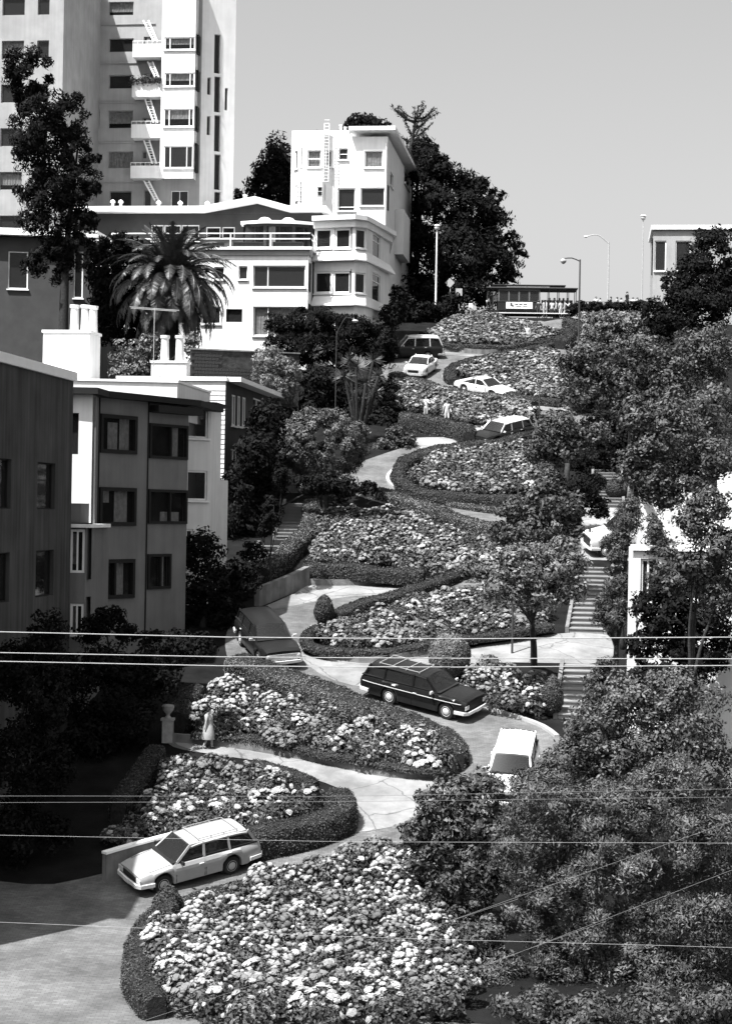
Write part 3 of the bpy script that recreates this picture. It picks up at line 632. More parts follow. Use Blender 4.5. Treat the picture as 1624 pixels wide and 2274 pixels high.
tree('black ivy bank in deep shade left of the lower flower beds', [(240, 1520, 90, 80), (330, 1500, 70, 60), (200, 1640, 70, 80), (290, 1600, 60, 60), (420, 1440, 70, 36), (170, 1760, 60, 80), (230, 1830, 50, 50), (120, 1500, 60, 100)], 68, ls=.09, m='leaf_dark', cov=.9, tr=.15, name='ivy_bank', cat='ivy', group='shaded greenery on the left')
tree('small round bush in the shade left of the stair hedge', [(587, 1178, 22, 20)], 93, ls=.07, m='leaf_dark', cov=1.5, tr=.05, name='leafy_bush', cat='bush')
# the right-hand side
GR = 'trees along the right hand sidewalk'
tree('light leafed tree at the top right, below the skyline people', [(1350, 712, 46, 20), (1390, 725, 45, 28), (1330, 742, 50, 34), (1300, 775, 34, 24)], 150, ls=.15, m='leaf_light', cov=.8, tr=.12, name='leafy_tree', group=GR)
tree('dark bush at the right edge below the corner building', [(1450, 690, 30, 28), (1470, 725, 50, 40), (1550, 690, 60, 60)], 148, ls=.15, m='leaf_dark', cov=1.0, tr=.12, name='leafy_bush', cat='bush')
tree('dense dark tree right of the second flower bed', [(1330, 800, 75, 42), (1290, 840, 50, 45), (1380, 850, 70, 60), (1320, 890, 70, 50), (1430, 800, 50, 60), (1260, 810, 26, 30), (1390, 920, 60, 50), (1480, 860, 60, 80), (1560, 800, 70, 90)], 128, ls=.13, m='leaf', cov=.75, tr=.22, name='leafy_tree', group=GR)
tree('leafy tree with a dark trunk right of the white roofed wagon', [(1250, 950, 60, 40), (1210, 980, 42, 40), (1290, 985, 45, 38), (1240, 1010, 55, 34), (1185, 1010, 26, 26), (1330, 960, 34, 30)], 106, base=G(1262, 1110), ls=.11, m='leaf', cov=.85, tr=.17, name='leafy_tree', group=GR)
tree('drooping tree with a pale trunk at the right edge', [(1420, 940, 50, 40), (1440, 1000, 60, 45), (1450, 1050, 50, 40), (1480, 1100, 40, 40), (1395, 1040, 32, 55), (1450, 1080, 50, 40), (1500, 960, 60, 80), (1410, 900, 30, 30), (1530, 1060, 50, 50), (1590, 1010, 50, 60)], 88, base=G(1394, 1200), ls=.10, m='leaf', cov=.85, tr=.25, bark='bark_light', name='leafy_tree', group=GR, hang=.3)
tree('leafy tree in the middle of the right hand side above the forked one', [(1200, 1110, 60, 36), (1150, 1140, 60, 34), (1250, 1130, 55, 40), (1180, 1180, 80, 40), (1270, 1180, 34, 40), (1110, 1185, 34, 28), (1215, 1085, 36, 22)], 86, ls=.10, m='leaf', cov=.9, tr=.14, name='leafy_tree', group=GR)
tree('forked street tree with bright leaves over the right hand steps', [(1165, 1270, 70, 42), (1110, 1310, 50, 40), (1220, 1265, 55, 42), (1180, 1320, 80, 34), (1250, 1300, 36, 34), (1150, 1240, 50, 26), (1205, 1230, 50, 24), (1275, 1255, 36, 44), (1285, 1310, 26, 30), (1250, 1215, 36, 26)], 73, base=G(1184, 1480), ls=.085, m='leaf_light', cov=.85, tr=.13, name='street_tree', group=GR)  # right-hand lobes added so the crown shades the steps
tree('shaggy cypress shrub left of the white corner house at right', [(1388, 1160, 34, 45), (1375, 1210, 34, 45), (1400, 1130, 26, 30), (1365, 1250, 26, 36)], 80, ls=.09, m='leaf', cov=1.0, tr=.1, name='cypress_shrub', cat='shrub', axis=True, aspect=.25)
tree('spiky green shrub above the landing of the right hand steps', [(1370, 1330, 36, 50), (1355, 1375, 40, 36), (1385, 1300, 26, 30), (1340, 1345, 24, 24)], 75, ls=.085, m='leaf', cov=1.0, tr=.1, name='spiky_shrub', cat='shrub', axis=True, aspect=.22)
tree('dark rounded bush in front of the white corner house', [(1430, 1350, 34, 36), (1450, 1400, 40, 40), (1420, 1440, 34, 34), (1500, 1380, 60, 70), (1570, 1420, 70, 90), (1470, 1330, 40, 40), (1500, 1480, 70, 60), (1590, 1300, 50, 70), (1430, 1500, 40, 40)], 64, ls=.085, m='leaf_dark', cov=1.0, tr=.1, name='leafy_bush', cat='bush')
tree('sprig of ivy leaves in front of the far right white wall', [(1452, 1190, 16, 60), (1450, 1280, 18, 40), (1480, 1240, 30, 60)], 66, base=Vector((10.8, 66, 0)), ls=.07, m='leaf', cov=1.0, tr=.04, name='ivy_vine', cat='ivy')
# big near trees bottom right
GN = 'near trees at the bottom right'
tree('dense fine leafed tree at the right edge below the landing', [(1400, 1560, 90, 60), (1330, 1600, 70, 55), (1440, 1640, 90, 80), (1300, 1660, 70, 60), (1380, 1700, 90, 70), (1240, 1700, 55, 50), (1520, 1580, 90, 90), (1570, 1700, 90, 110), (1330, 1740, 90, 60), (1450, 1540, 60, 60), (1180, 1745, 50, 40)], 57, ls=.065, m='leaf_near', cov=.75, tr=.16, name='leafy_tree', group=GN)
tree('big near tree filling the bottom right corner', [(1200, 1780, 90, 80), (1290, 1830, 90, 80), (1400, 1800, 90, 70), (1160, 1880, 80, 80), (1280, 1950, 90, 80), (1400, 1930, 90, 90), (1200, 2010, 80, 70), (1330, 2060, 100, 70), (1450, 2040, 80, 80), (1540, 1870, 90, 110), (1560, 2050, 90, 120), (1240, 2130, 100, 70), (1420, 2160, 110, 80), (1120, 2190, 90, 70), (1300, 2230, 110, 70), (1520, 2210, 120, 90), (1340, 1890, 90, 80), (1470, 1760, 90, 80)], 50, ls=.058, m='leaf_near', cov=.85, tr=.2, name='leafy_tree', group=GN, axis=True, aspect=.3)
tree('broad leafed rhododendron bush left of the big near tree', [(1010, 1770, 70, 50), (960, 1800, 50, 50), (1040, 1830, 60, 60), (970, 1870, 60, 50), (1040, 1920, 50, 60), (990, 1960, 60, 50), (1060, 2000, 40, 50), (930, 1915, 36, 36), (1010, 2050, 70, 50), (1080, 2100, 60, 60), (1080, 1760, 50, 50), (1100, 1850, 50, 60), (920, 1850, 40, 40), (1100, 1950, 50, 60), (965, 2010, 36, 40), (1010, 2110, 50, 50)], 54, ls=.075, m='leaf', cov=.9, tr=.1, name='rhododendron', cat='bush', group=GN)

# the palm
def palm(label, cx, cy, Y, R):
    c = P(cx, cy, Y); b = Vector((c.x, c.y, gz(Y))); T = thing('palm_tree', label, 'palm', b)
    mb = MB(); pth = [b-Vector((0, 0, .3))]+[b.lerp(c, t/8) for t in range(1, 9)]
    mb.tube(pth, [.5+.06*(i % 2) for i in range(9)], 12); mb.build('trunk', 'bark', T)
    mb = MB(); mb.lathe(c-Vector((0, 0, .9)), [(.45, -.3), (.75, .1), (.85, .5), (.6, 1.0), (.2, 1.3)], 12); mb.build('heart', 'bark_light', T)
    variants = []
    for k in range(8):
        el = math.radians([82, 66, 50, 34, 18, 0, -22, -46][k]); droop = [.8, 1.15, 1.5, 1.75, 1.8, 1.6, 1.2, .7][k]; mb = MB(); L = R*[.85, .98, 1.05, 1.08, 1.08, 1.05, 1.0, .95][k]; pts = []; d = el; p = Vector((.3, 0, 0)); n = 22
        for i in range(n+1):
            pts.append(p.copy()); p = p+Vector((math.cos(d), 0, math.sin(d)))*(L/n); d -= droop/n*(0.6+1.2*i/n)
        mb.tube(pts, [.055*(1-.85*i/n)+.008 for i in range(n+1)], 4)
        for i in range(2, n):
            for sub in (0, .33, .67):
                t = (i+sub)/n; q = pts[i].lerp(pts[min(i+1, n)], sub); dv = (pts[min(i+1, n)]-pts[i-1]).normalized(); nv = Vector((-dv.z, 0, dv.x))
                ll = .66*math.sin(math.pi*min(1, t*.9+.12))**.6
                for s in (-1, 1):
                    e = q+(dv*.55+Vector((0, s*.85, 0))+nv*(-.28+random.uniform(-.2, .25)))*ll; w = dv*.042
                    mb.add([q-w, q+w, e+w*.2, e-w*.2], [(0, 1, 2, 3)])
        variants.append(mb.mesh('frond'))
        variants[-1].materials.append(M('palm_leaf'))
    cnt = [12, 16, 20, 24, 26, 26, 24, 20]
    for k in range(8):
        for i in range(cnt[k]):
            o = bpy.data.objects.new('frond', variants[k]); COL.objects.link(o); o.parent = T
            o.location = c-b+Vector((0, 0, .35-.11*k)); a = 2*math.pi*(i+.37*k+random.uniform(-.25, .25))/cnt[k]
            o.rotation_euler = (random.uniform(-.25, .25), random.uniform(-.09, .09), a); s = random.uniform(.9, 1.08); o.scale = (s, s, s)
palm('large drooping palm in front of the terrace house', 378, 622, 124, 4.6)
# spiky dracaena below the feathery shrub
c0 = P(795, 850, 118); T = thing('cabbage_palm', 'spiky cabbage palm below the feathery shrub by the thin lamp', 'palm', (c0.x, c0.y, gz(c0.y)))
mb = MB()
heads = [(790, 815, 32), (828, 800, 26), (765, 835, 28), (812, 850, 34), (840, 835, 22), (775, 800, 22), (800, 880, 26), (835, 870, 20)]
for (x, y, r) in heads:
    h = P(x, y, 118+random.uniform(-.8, .8)); mb.tube(smooth_path([Vector((c0.x, c0.y, gz(c0.y)-.2)), Vector(((c0.x+h.x)/2, h.y, (gz(c0.y)+h.z)/2)), h], .5), .09, 6)
mb.build('trunk', 'bark', T)
for (x, y, r) in heads:
    h = P(x, y, 118+random.uniform(-.8, .8)); lb = MB(); rr = r/ppm(118)
    for i in range(75):
        d = Vector((random.gauss(0, 1), random.gauss(0, 1), random.gauss(.3, .8))).normalized(); e = h+d*rr*random.uniform(.8, 1.15)-Vector((0, 0, .12*rr)); s = d.orthogonal().normalized()*.03
        lb.add([h-s, h+s, e+s*.2, e-s*.2], [(0, 1, 2, 3)])
    lb.build('leaf_rosette', 'palm_leaf', T)

tree('loose shrubbery on the right hand slope beyond the drooping tree', [(1500, 1060, 50, 50), (1560, 1000, 60, 70), (1590, 920, 60, 70), (1480, 1130, 30, 40), (1550, 1120, 50, 50), (1600, 1080, 50, 60), (1450, 930, 40, 40)], 94, ls=.11, m='leaf', cov=.8, tr=.12, name='leafy_shrub', cat='shrub', group=GR)
tree('dark evergreen filling the slope under the dense right hand tree', [(1330, 960, 60, 50), (1300, 1040, 40, 50), (1350, 1020, 50, 60), (1400, 980, 50, 50), (1330, 1080, 40, 30)], 112, ls=.13, m='leaf_dark', cov=.9, tr=.15, name='evergreen_shrub', cat='shrub', group=GR)

tree('dark shrubs in shade along the foot of the round cornered house', [(872, 700, 26, 44), (862, 765, 24, 36), (884, 655, 20, 26), (850, 820, 30, 40), (868, 870, 26, 36)], 146, ls=.15, m='leaf_dark', cov=1.0, tr=.1, name='evergreen_shrub', cat='shrub', group=GR)
tree('black shrubs added as shade under the round clipped tree beside the stairs', [(600, 1100, 36, 60), (700, 1075, 50, 30), (760, 1085, 46, 26), (585, 1190, 34, 40), (820, 1085, 24, 16)], 98, ls=.10, m='leaf_dark', cov=1.0, tr=.06, name='evergreen_shrub', cat='shrub', group='shaded greenery on the left')  # dark shrubs added in place of the tree's shadow on the ground
tree('dark undergrowth added below the leafy tree at the right hand steps', [(1250, 1090, 44, 30), (1310, 1075, 40, 34), (1330, 1130, 24, 30), (1290, 1120, 30, 26)], 98, ls=.10, m='leaf_dark', cov=1.0, tr=.06, name='evergreen_shrub', cat='shrub', group=GR)  # shrubs added to darken soil that the sun would light
tree('low shrubs along the very bottom right of the view', [(1170, 2235, 90, 40), (1300, 2250, 100, 44), (1440, 2245, 100, 44), (1580, 2240, 90, 50), (1240, 2300, 110, 50), (1400, 2300, 110, 50), (1560, 2300, 110, 50)], 44.5, ls=.06, m='leaf', cov=1.0, tr=.05, name='leafy_shrub', cat='shrub', group=GN)

tree('ivy clad tree hiding the white walls at the far right edge', [(1540, 1160, 50, 50), (1590, 1220, 50, 60), (1530, 1260, 40, 40), (1600, 1320, 50, 50), (1500, 1300, 30, 30), (1580, 1120, 50, 50)], 61, ls=.075, m='leaf', cov=.9, tr=.12, name='leafy_tree', group=GR)

tree('dark tall tree beside the hilltop house at the far right', [(1540, 620, 50, 70), (1580, 560, 50, 60), (1520, 680, 50, 50), (1600, 650, 50, 80), (1490, 640, 26, 40)], 150, ls=.16, m='leaf_dark', cov=.9, tr=.2, name='leafy_tree', group=GR)
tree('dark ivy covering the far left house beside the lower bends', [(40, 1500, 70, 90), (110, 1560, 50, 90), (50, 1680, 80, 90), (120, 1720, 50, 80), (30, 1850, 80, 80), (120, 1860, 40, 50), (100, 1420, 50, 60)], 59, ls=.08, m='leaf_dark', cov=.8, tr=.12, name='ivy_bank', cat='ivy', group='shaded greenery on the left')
tree('black shrubs added to darken the left hand stairs beside the grey house', [(600, 1140, 24, 40), (560, 1230, 30, 30), (620, 1060, 16, 40), (530, 1330, 30, 30)], 86, ls=.08, m='leaf_dark', cov=1.0, tr=.05, name='evergreen_shrub', cat='shrub', group='shaded greenery on the left')  # shrubs added so the sunlit stairs look mostly dark

tree('leafy spray reaching over the lower right hand steps', [(1325, 1530, 36, 46), (1310, 1590, 36, 40), (1340, 1490, 30, 34)], 62, ls=.07, m='leaf', cov=.9, tr=.05, name='leafy_shrub', cat='shrub', group=GR)

tree('low leafy plants between the nearest bed and the big near tree', [(1060, 2075, 60, 44), (1095, 2135, 70, 44), (1040, 2150, 44, 40), (1080, 2200, 60, 40)], 50.5, ls=.062, m='leaf', cov=1.0, tr=.04, name='leafy_shrub', cat='shrub', group=GN)

# ------------------------------------------------------------------ buildings
UP = Vector((0, 0, 1))
def V2(p): return Vector((p.x, p.y, 0))
def onplane(A, B, x, y):
    u, v = uv(x, y); d = V2(B)-V2(A); L = d.length; d /= L
    # point t*(u,1): A + s d
    den = u*d.y-d.x
    t = (A.x*d.y-A.y*d.x)/den; s = (Vector((u*t, t, 0))-V2(A)).dot(d)
    return s, v*t
def window(T, A, d, n, s0, s1, za, zb, st, depth):
    fw = st.get('fw', .07); fm = st.get('fm', 'white_paint'); W = s1-s0; H = zb-za
    rec = st.get('rec', .5)*depth; A = V2(A)
    def pt(s, z, o=0.0): return A+d*s+UP*z+n*o
    mb = MB(); t = .06; o0 = -rec
    def fr(sa, sb, z0, z1_, pr=0.0): mb.obox(pt(sa, z0, o0-t), d*(sb-sa), UP*(z1_-z0), n*(t+pr))
    pr = st.get('proud', 0.0)
    if st.get('trim', 0) > 0:
        q = st['trim']; o1 = .035
        for sa, sb, z0, z1_ in ((s0-q, s1+q, zb, zb+q), (s0-q, s0, za, zb), (s1, s1+q, za, zb), (s0-q, s1+q, za-q, za)): mb.obox(pt(sa, z0, .003), d*(sb-sa), UP*(z1_-z0), n*o1)
    e = .004
    fr(s0+e, s1-e, za+e, za+fw, pr); fr(s0+e, s1-e, zb-fw, zb-e, pr); fr(s0+e, s0+fw, za+fw, zb-fw, pr); fr(s1-fw, s1-e, za+fw, zb-fw, pr)
    vs = [s0+fw]; zs = [za+fw]; mw = st.get('mw', fw*.7)
    for m_ in st.get('mull', []): c = s0+W*m_; fr(c-mw/2, c+mw/2, za+fw, zb-fw, pr+.002); vs += [c-mw/2, c+mw/2]
    for m_ in st.get('trans', []): c = za+H*m_; fr(s0+fw, s1-fw, c-mw/2, c+mw/2, pr+.001); zs += [c-mw/2, c+mw/2]
    vs.append(s1-fw); zs.append(zb-fw)
    w = mb.build('window', fm, T)
    for i in range(0, len(vs), 2):
        for j in range(0, len(zs), 2):
            a = o0-t*.6; g = MB(); g.quad(pt(vs[i], zs[j], a), pt(vs[i+1], zs[j], a), pt(vs[i+1], zs[j+1], a), pt(vs[i], zs[j+1], a)); g.build('pane', st.get('glass', GLASS), w)
    if st.get('sill', True):
        g = MB(); g.obox(pt(s0-.08, za-.1, .004), d*(W+.16), UP*.09, n*.12); g.build('sill', st.get('sm', fm), w)
    c = st.get('curtain')
    if c:
        for (f0, f1, t0, t1) in c:
            g = MB(); k = max(4, int((f1-f0)*W/.09)); o = o0-t-.10
            for i in range(k):
                sa = s0+W*(f0+(f1-f0)*i/k); sb = s0+W*(f0+(f1-f0)*(i+1)/k); da = .03*math.sin(i*2.4); db = .03*math.sin((i+1)*2.4)
                g.quad(pt(sa, za+H*t0, o+da), pt(sb, za+H*t0, o+db), pt(sb, za+H*t1, o+db), pt(sa, za+H*t1, o+da))
            g.build('curtain' if st.get('drape', True) else 'blind', 'curtain', w)
def facade(T, A, B, z0, z1_, holes, m, depth=.2, name='wall', holes_sz=()):
    d = V2(B)-V2(A); L = d.length; d /= L; n = Vector((d.y, -d.x, 0)); mb = MB(); im = MB(); HS = []
    for h in holes:
        x0, y0, x1, y1, st = h
        sa, zb = onplane(A, B, x0, y0); sb, za = onplane(A, B, x1, y1); sa2, _ = onplane(A, B, x0, y1); sb2, zb2 = onplane(A, B, x1, y0)
        sa = (sa+sa2)/2; sb = (sb+sb2)/2; zb = (zb+zb2)/2
        e_ = 0 if (st is None or st.get('proud')) else st.get('fw', .07)*.8
        HS.append((max(.02, sa-e_), min(L-.02, sb+e_), max(za-e_, z0+.02), min(zb+e_, z1_-.02), st))
    for h in holes_sz: HS.append(h)
    HS = [h for h in HS if h[1]-h[0] > .08 and h[3]-h[2] > .08]
    S = sorted(set([0, L]+[v for h in HS for v in h[:2]])); Z = sorted(set([z0, z1_]+[v for h in HS for v in h[2:4]])); A0 = V2(A)
    def pt(s, z, o=0.0): return A0+d*s+UP*z+n*o
    for i in range(len(S)-1):
        for j in range(len(Z)-1):
            cs, cz = (S[i]+S[i+1])/2, (Z[j]+Z[j+1])/2
            if any(h[0] < cs < h[1] and h[2] < cz < h[3] for h in HS): continue
            mb.quad(pt(S[i], Z[j]), pt(S[i+1], Z[j]), pt(S[i+1], Z[j+1]), pt(S[i], Z[j+1]))
    for (a, b, c, e, st) in HS:
        D = -depth
        mb.quad(pt(a, c), pt(a, e), pt(a, e, D), pt(a, c, D)); mb.quad(pt(b, c), pt(b, c, D), pt(b, e, D), pt(b, e))
        mb.quad(pt(a, c), pt(a, c, D), pt(b, c, D), pt(b, c)); mb.quad(pt(a, e), pt(b, e), pt(b, e, D), pt(a, e, D))
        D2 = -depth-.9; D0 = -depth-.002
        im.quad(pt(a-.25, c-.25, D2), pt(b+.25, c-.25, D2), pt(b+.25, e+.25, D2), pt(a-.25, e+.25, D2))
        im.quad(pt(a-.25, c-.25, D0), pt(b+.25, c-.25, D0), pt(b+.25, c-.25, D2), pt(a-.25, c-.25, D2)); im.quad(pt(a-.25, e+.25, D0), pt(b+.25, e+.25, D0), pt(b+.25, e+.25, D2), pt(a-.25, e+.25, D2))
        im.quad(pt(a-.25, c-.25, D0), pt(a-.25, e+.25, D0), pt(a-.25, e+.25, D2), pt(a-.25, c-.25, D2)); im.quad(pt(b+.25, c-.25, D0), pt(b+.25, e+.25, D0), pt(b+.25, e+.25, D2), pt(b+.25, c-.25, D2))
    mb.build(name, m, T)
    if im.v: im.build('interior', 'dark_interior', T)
    for (a, b, c, e, st) in HS:
        if st is not None: window(T, A, d, n, a, b, c, e, st, depth)
def bld(T, foot, z0, z1_, holes, m, roof=None, mats=None, hsz=None, skip=()):
    n = len(foot)
    for i in range(n):
        if i in skip: continue
        facade(T, foot[i], foot[(i+1) % n], z0, z1_, holes.get(i, []), (mats or {}).get(i, m), holes_sz=(hsz or {}).get(i, []))
    g = MB(); g.add([(p.x, p.y, z1_) for p in foot], [tuple(range(n))]); g.build('roof', roof or m, T)
def slab(T, name, foot, z0, z1_, m):
    g = MB(); g.prism([(p.x, p.y) for p in foot], z0, z1_); return g.build(name, m, T)
def hpx(k, rects, st):
    out = []
    for r in rects:
        (x0, y0), (x1, y1) = zz(k, (r[0], r[1]), (r[2], r[3])); out.append((x0, y0, x1, y1, st if len(r) < 5 else r[4]))
    return out
def chim(T, c, w, d, z0, z1_, m='white_stucco', pots=()):
    g = MB(); g.obox(Vector((c.x, c.y, z0)), FDIR*w, SDIR*d, UP*(z1_-z0)); g.obox(Vector((c.x, c.y, z1_))-FDIR*.06-SDIR*.06, FDIR*(w+.12), SDIR*(d+.12), UP*.12); k = g.build('chimney', m, T)
    for (f, r, h) in pots:
        p = c+FDIR*w*f+SDIR*d*.5; q = MB(); q.lathe((p.x, p.y, z1_+.12), [(r, 0), (r*.95, h*.1), (r*.82, h*.85), (r*1.05, h*.9), (r*1.05, h)], 14); q.build('chimney_pot', 'clay', k, smooth=False)
DK = dict(fw=.05, fm='dark_frame', sill=False, rec=.7)
WH = dict(fw=.09, fm='white_paint', sill=True, rec=.45)

# apartment tower, upper left
C = P(443, 400, 160); A = C-FDIR*19.5; zt = 47.0; zb = gz(160)-2
D = C+Vector((math.cos(math.radians(28)), math.sin(math.radians(28)), 0))*3.2; E = D+Vector((-1.4, 13, 0)); Bk = A+SDIR*16
T = thing('apartment_tower', 'tall grey apartment tower with white balconies at the upper left', 'building', (C.x, C.y, zb))
plain = dict(fw=.06, fm='grey_stucco', sill=False, rec=.8)
blind = dict(fw=.06, fm='grey_stucco', sill=False, rec=.5, curtain=[(0, 1, .3, 1)], glass=LGLASS, drape=False)
blindf = dict(fw=.06, fm='grey_stucco', sill=False, rec=.5, curtain=[(0, 1, 0, 1)], glass=LGLASS, drape=False)
pair = dict(fw=.07, fm='grey_stucco', sill=False, rec=.5, mull=[.5], mw=.3, trans=[.5])
rows = [(365, 50, 585, 165, plain), (175, 30, 270, 165, pair), (360, 380, 580, 535, blind), (175, 370, 270, 535, pair), (360, 760, 580, 905, blindf), (370, 1130, 565, 1280, plain),
        (675, 760, 765, 905, pair), (680, 450, 760, 520, pair), (690, 1120, 745, 1275, plain), (940, 1125, 1090, 1275, dict(fw=.08, fm='white_paint', sill=False, mull=[.5])), (690, 35, 760, 130, pair)]
rows += [(365, 50-340, 585, 165-340, plain), (175, 30-340, 270, 165-340, pair), (365, 50-680, 585, 165-680, blind), (690, 35-340, 760, 130-340, pair), (-60, 380, 60, 535, plain), (-60, 50, 60, 165, plain), (-330, 50, -200, 165, plain), (-330, -290, -200, -175, plain)]
side = hpx('L', [(1278, 72, 1302, 225, plain), (1274, 430, 1298, 600, plain), (1440, 170, 1460, 370, plain)] + [(1342, y0, 1392, y1, dict(fw=.05, fm='grey_stucco', sill=False, rec=.95)) for y0, y1 in ((-330, 30), (60, 390), (420, 755), (785, 1110), (1135, 1330))], plain)
bld(T, [A, C, D, E, Bk], zb, zt, {0: hpx('L', rows, plain), 1: side}, 'grey_stucco', mats={1: 'white_stucco'})
# horizontal string courses
g = MB()
for yl in (305, 678, 1045, -60, -420):
    s_, z_ = onplane(A, C, *z1('L', 400, yl)); g.obox(A*1+UP*(z_-A.z)-FDIR.cross(UP)*0+Vector((FDIR.y, -FDIR.x, 0))*.003, FDIR*((C-A).length-4.2), UP*.10, Vector((FDIR.y, -FDIR.x, 0))*.08)
g.build('string_course', 'grey_stucco', T)
NF = Vector((FDIR.y, -FDIR.x, 0))
def fx(x, y, A_=A, C_=C): return onplane(A_, C_, x, y)
s0, _ = fx(*z1('L', 868, 600)); s1, _ = fx(*z1('L', 1176, 600)); sL, _ = fx(*z1('L', 600, 600))
bayA = A+FDIR*s0+NF*1.25; bayB = A+FDIR*s1+NF*1.25; _, zl = fx(*z1('L', 1000, 1030))
bw3 = dict(fw=.1, fm='white_paint', sill=True, mull=[.22, .78], rec=.3)
bwb = dict(fw=.1, fm='white_paint', sill=True, mull=[.18, .85], rec=.3, curtain=[(.0, 1, .45, 1)], glass=LGLASS, drape=False)
bld(T, [bayA, bayB, A+FDIR*s1-NF*.02, A+FDIR*s0-NF*.02], zl, zt, {0: hpx('L', [(876, 710, 1168, 900, bw3), (876, 365, 1172, 515, bwb), (884, 30, 1182, 140, bwb), (884, -300, 1182, -200, bwb)], bw3)}, 'white_stucco', skip=(2,))
for yb, yt in ((1027, 912), (655, 530), (275, 150), (-90, -210)):
    _, z0 = fx(*z1('L', 700, yb)); _, z1_ = fx(*z1('L', 700, yt)); g = MB()
    o = A+FDIR*sL+UP*(z0-A.z); W = s0-sL-.01
    g.obox(o+NF*1.12, FDIR*W, UP*(z1_-z0), NF*.13); g.obox(o+NF*.004, FDIR*.12, UP*(z1_-z0), NF*1.11); g.obox(o+NF*.004+FDIR*.125, FDIR*(W-.13), UP*.18, NF*1.11)
    b = g.build('balcony', 'white_stucco', T)
    r = MB(); zz0 = z1_+.28
    r.bar(o+NF*1.18+UP*(zz0-z0), o+NF*1.18+FDIR*W+UP*(zz0-z0), .04)
    for i in range(7): r.bar(o+NF*1.18+FDIR*W*i/6+UP*(z1_-z0+.002), o+NF*1.18+FDIR*W*i/6+UP*(zz0-z0), .03)
    r.build('railing', 'white_paint', b)
for (xa, ya, xb, yb, gap) in ((715, 285, 800, 510, 50), (705, 665, 790, 890, 50), (705, 1040, 815, 1230, 45), (740, -60, 815, 90, 45), (700, -440, 800, -240, 48)):
    g = MB(); q = []
    for dx in (0, gap):
        sA, zA_ = fx(*z1('L', xa+dx, ya)); sB, zB_ = fx(*z1('L', xb+dx*.75, yb)); q.append((A+FDIR*sA+NF*.8+UP*(zA_-A.z), A+FDIR*sB+NF*1.0+UP*(zB_-A.z))); g.bar(q[-1][0], q[-1][1], .09, .12)
    for i in range(1, 9): g.bar(q[0][0].lerp(q[0][1], i/9), q[1][0].lerp(q[1][1], i/9), .05)
    g.build('fire_ladder', 'white_paint', T)
cA = P(135, 400, 150); wl_ = cA-FDIR*20  # left wing added to cast shade over the tower front
bld(T, [wl_, cA, cA+SDIR*12, wl_+SDIR*12], zb, zt-.5, {}, 'grey_stucco', hsz={0: [(20-a_-w_, 20-a_, zq, zq+1.5, plain if (i_+k_) % 3 else blind) for k_, zq in enumerate([zt-3-3.6*i for i in range(8)]) for i_, (a_, w_) in enumerate(((1.2, 1.0), (3.3, 1.9), (6.6, 1.9)))]})
fb = A+FDIR*sL+NF*1.3; _, zf = fx(*z1('L', 700, 130))
PTS = np.array([tuple(fb+FDIR*random.uniform(-.2, s0-sL)+NF*random.uniform(-.15, .2)+UP*(zf-A.z+random.gauss(0, .18))) for _ in range(500)])
stuff_leaves('window_box_plants', PTS, np.tile([0, -.3, 1.0], (500, 1)), np.full(500, .12), 'leaf', T)

# tall white house
C = P(859, 400, 164); A = C-FDIR*8.75; E = C+SDIR*23; Bk = A+SDIR*23; zt = P(859, 303, 164).z; zb = gz(164)-3
T = thing('white_house', 'tall white house with overhanging flat roof, below the cypress', 'building', (C.x, C.y, zb))
ww = dict(fw=.1, fm='white_paint', trim=.09, sill=True, rec=.4)
cur = dict(fw=.1, fm='white_paint', trim=.09, rec=.3, curtain=[(0, 1, 0, 1)], glass=LGLASS)
sash = dict(fw=.08, fm='white_paint', trim=.08, rec=.4, trans=[.5])
bld(T, [A, C, E, Bk], zb, zt, {0: hpx('M', [(868, 437, 932, 520, sash), (1077, 457, 1215, 582, cur), (1045, 757, 1228, 893, dict(fw=.1, fm='white_paint', trim=.12, rec=.6)), (860, 762, 988, 935, dict(fw=.1, fm='white_paint', trim=.1, rec=.6, trans=[.18]))], ww),
    1: hpx('M', [(1392, 575, 1432, 780, dict(fw=.1, fm='grey_stucco', trim=.1, rec=.5)), (1275, 640, 1300, 760, ww)], ww)}, 'white_stucco')
b0, _ = onplane(A, C, *z1('M', 482, 500)); b1, _ = onplane(A, C, *z1('M', 745, 500)); b0 = .03
f1 = A+FDIR*(b0)+NF*.004; f2 = A+FDIR*(b0+.75)+NF*.95; f3 = A+FDIR*(b1)+NF*.95; f4 = A+FDIR*(b1+.75)+NF*.004
ztb = P(700, 292, 163).z
bld(T, [f1, f2, f3, f4], zb, ztb, {0: hpx('M', [(510, 455, 560, 580, cur), (516, 728, 560, 838, sash)], sash), 1: hpx('M', [(614, 454, 712, 580, dict(cur, trans=[.5])), (694, 752, 722, 822, DK)], sash), 2: hpx('M', [(768, 458, 826, 585, cur)], sash)}, 'white_paint')
g = MB()
for i in range(34): 
    z_ = zb+3+i*.42
    if z_ < ztb-.1: g.obox(f2+UP*(z_-A.z)+NF*.003, FDIR*((f3-f2).length), UP*.03, NF*.025)
g.build('siding_lip', 'white_paint', T)
sE, _ = onplane(A, C, *z1('M', 950, 300)); ev = A+FDIR*sE; zev = P(859, 291, 164).z
slab(T, 'eave', [ev+NF*.75, C+NF*.75+FDIR*.75, E+FDIR*.75+SDIR*.3, Bk+FDIR*sE], zev-.02, zev+.32, 'white_paint')
slab(T, 'parapet', [A+NF*.02+FDIR*.03, ev+NF*.02-FDIR*.01, ev+SDIR*.3-FDIR*.01, A+SDIR*.3+FDIR*.03], zt+.002, zev+.1, 'white_paint')
g = MB()
dp = C+NF*.10-FDIR*.12; g.tube([dp+UP*(zt-.6-C.z), dp+UP*(zb-C.z)], .07, 8); g.build('downpipe', 'white_paint', T)
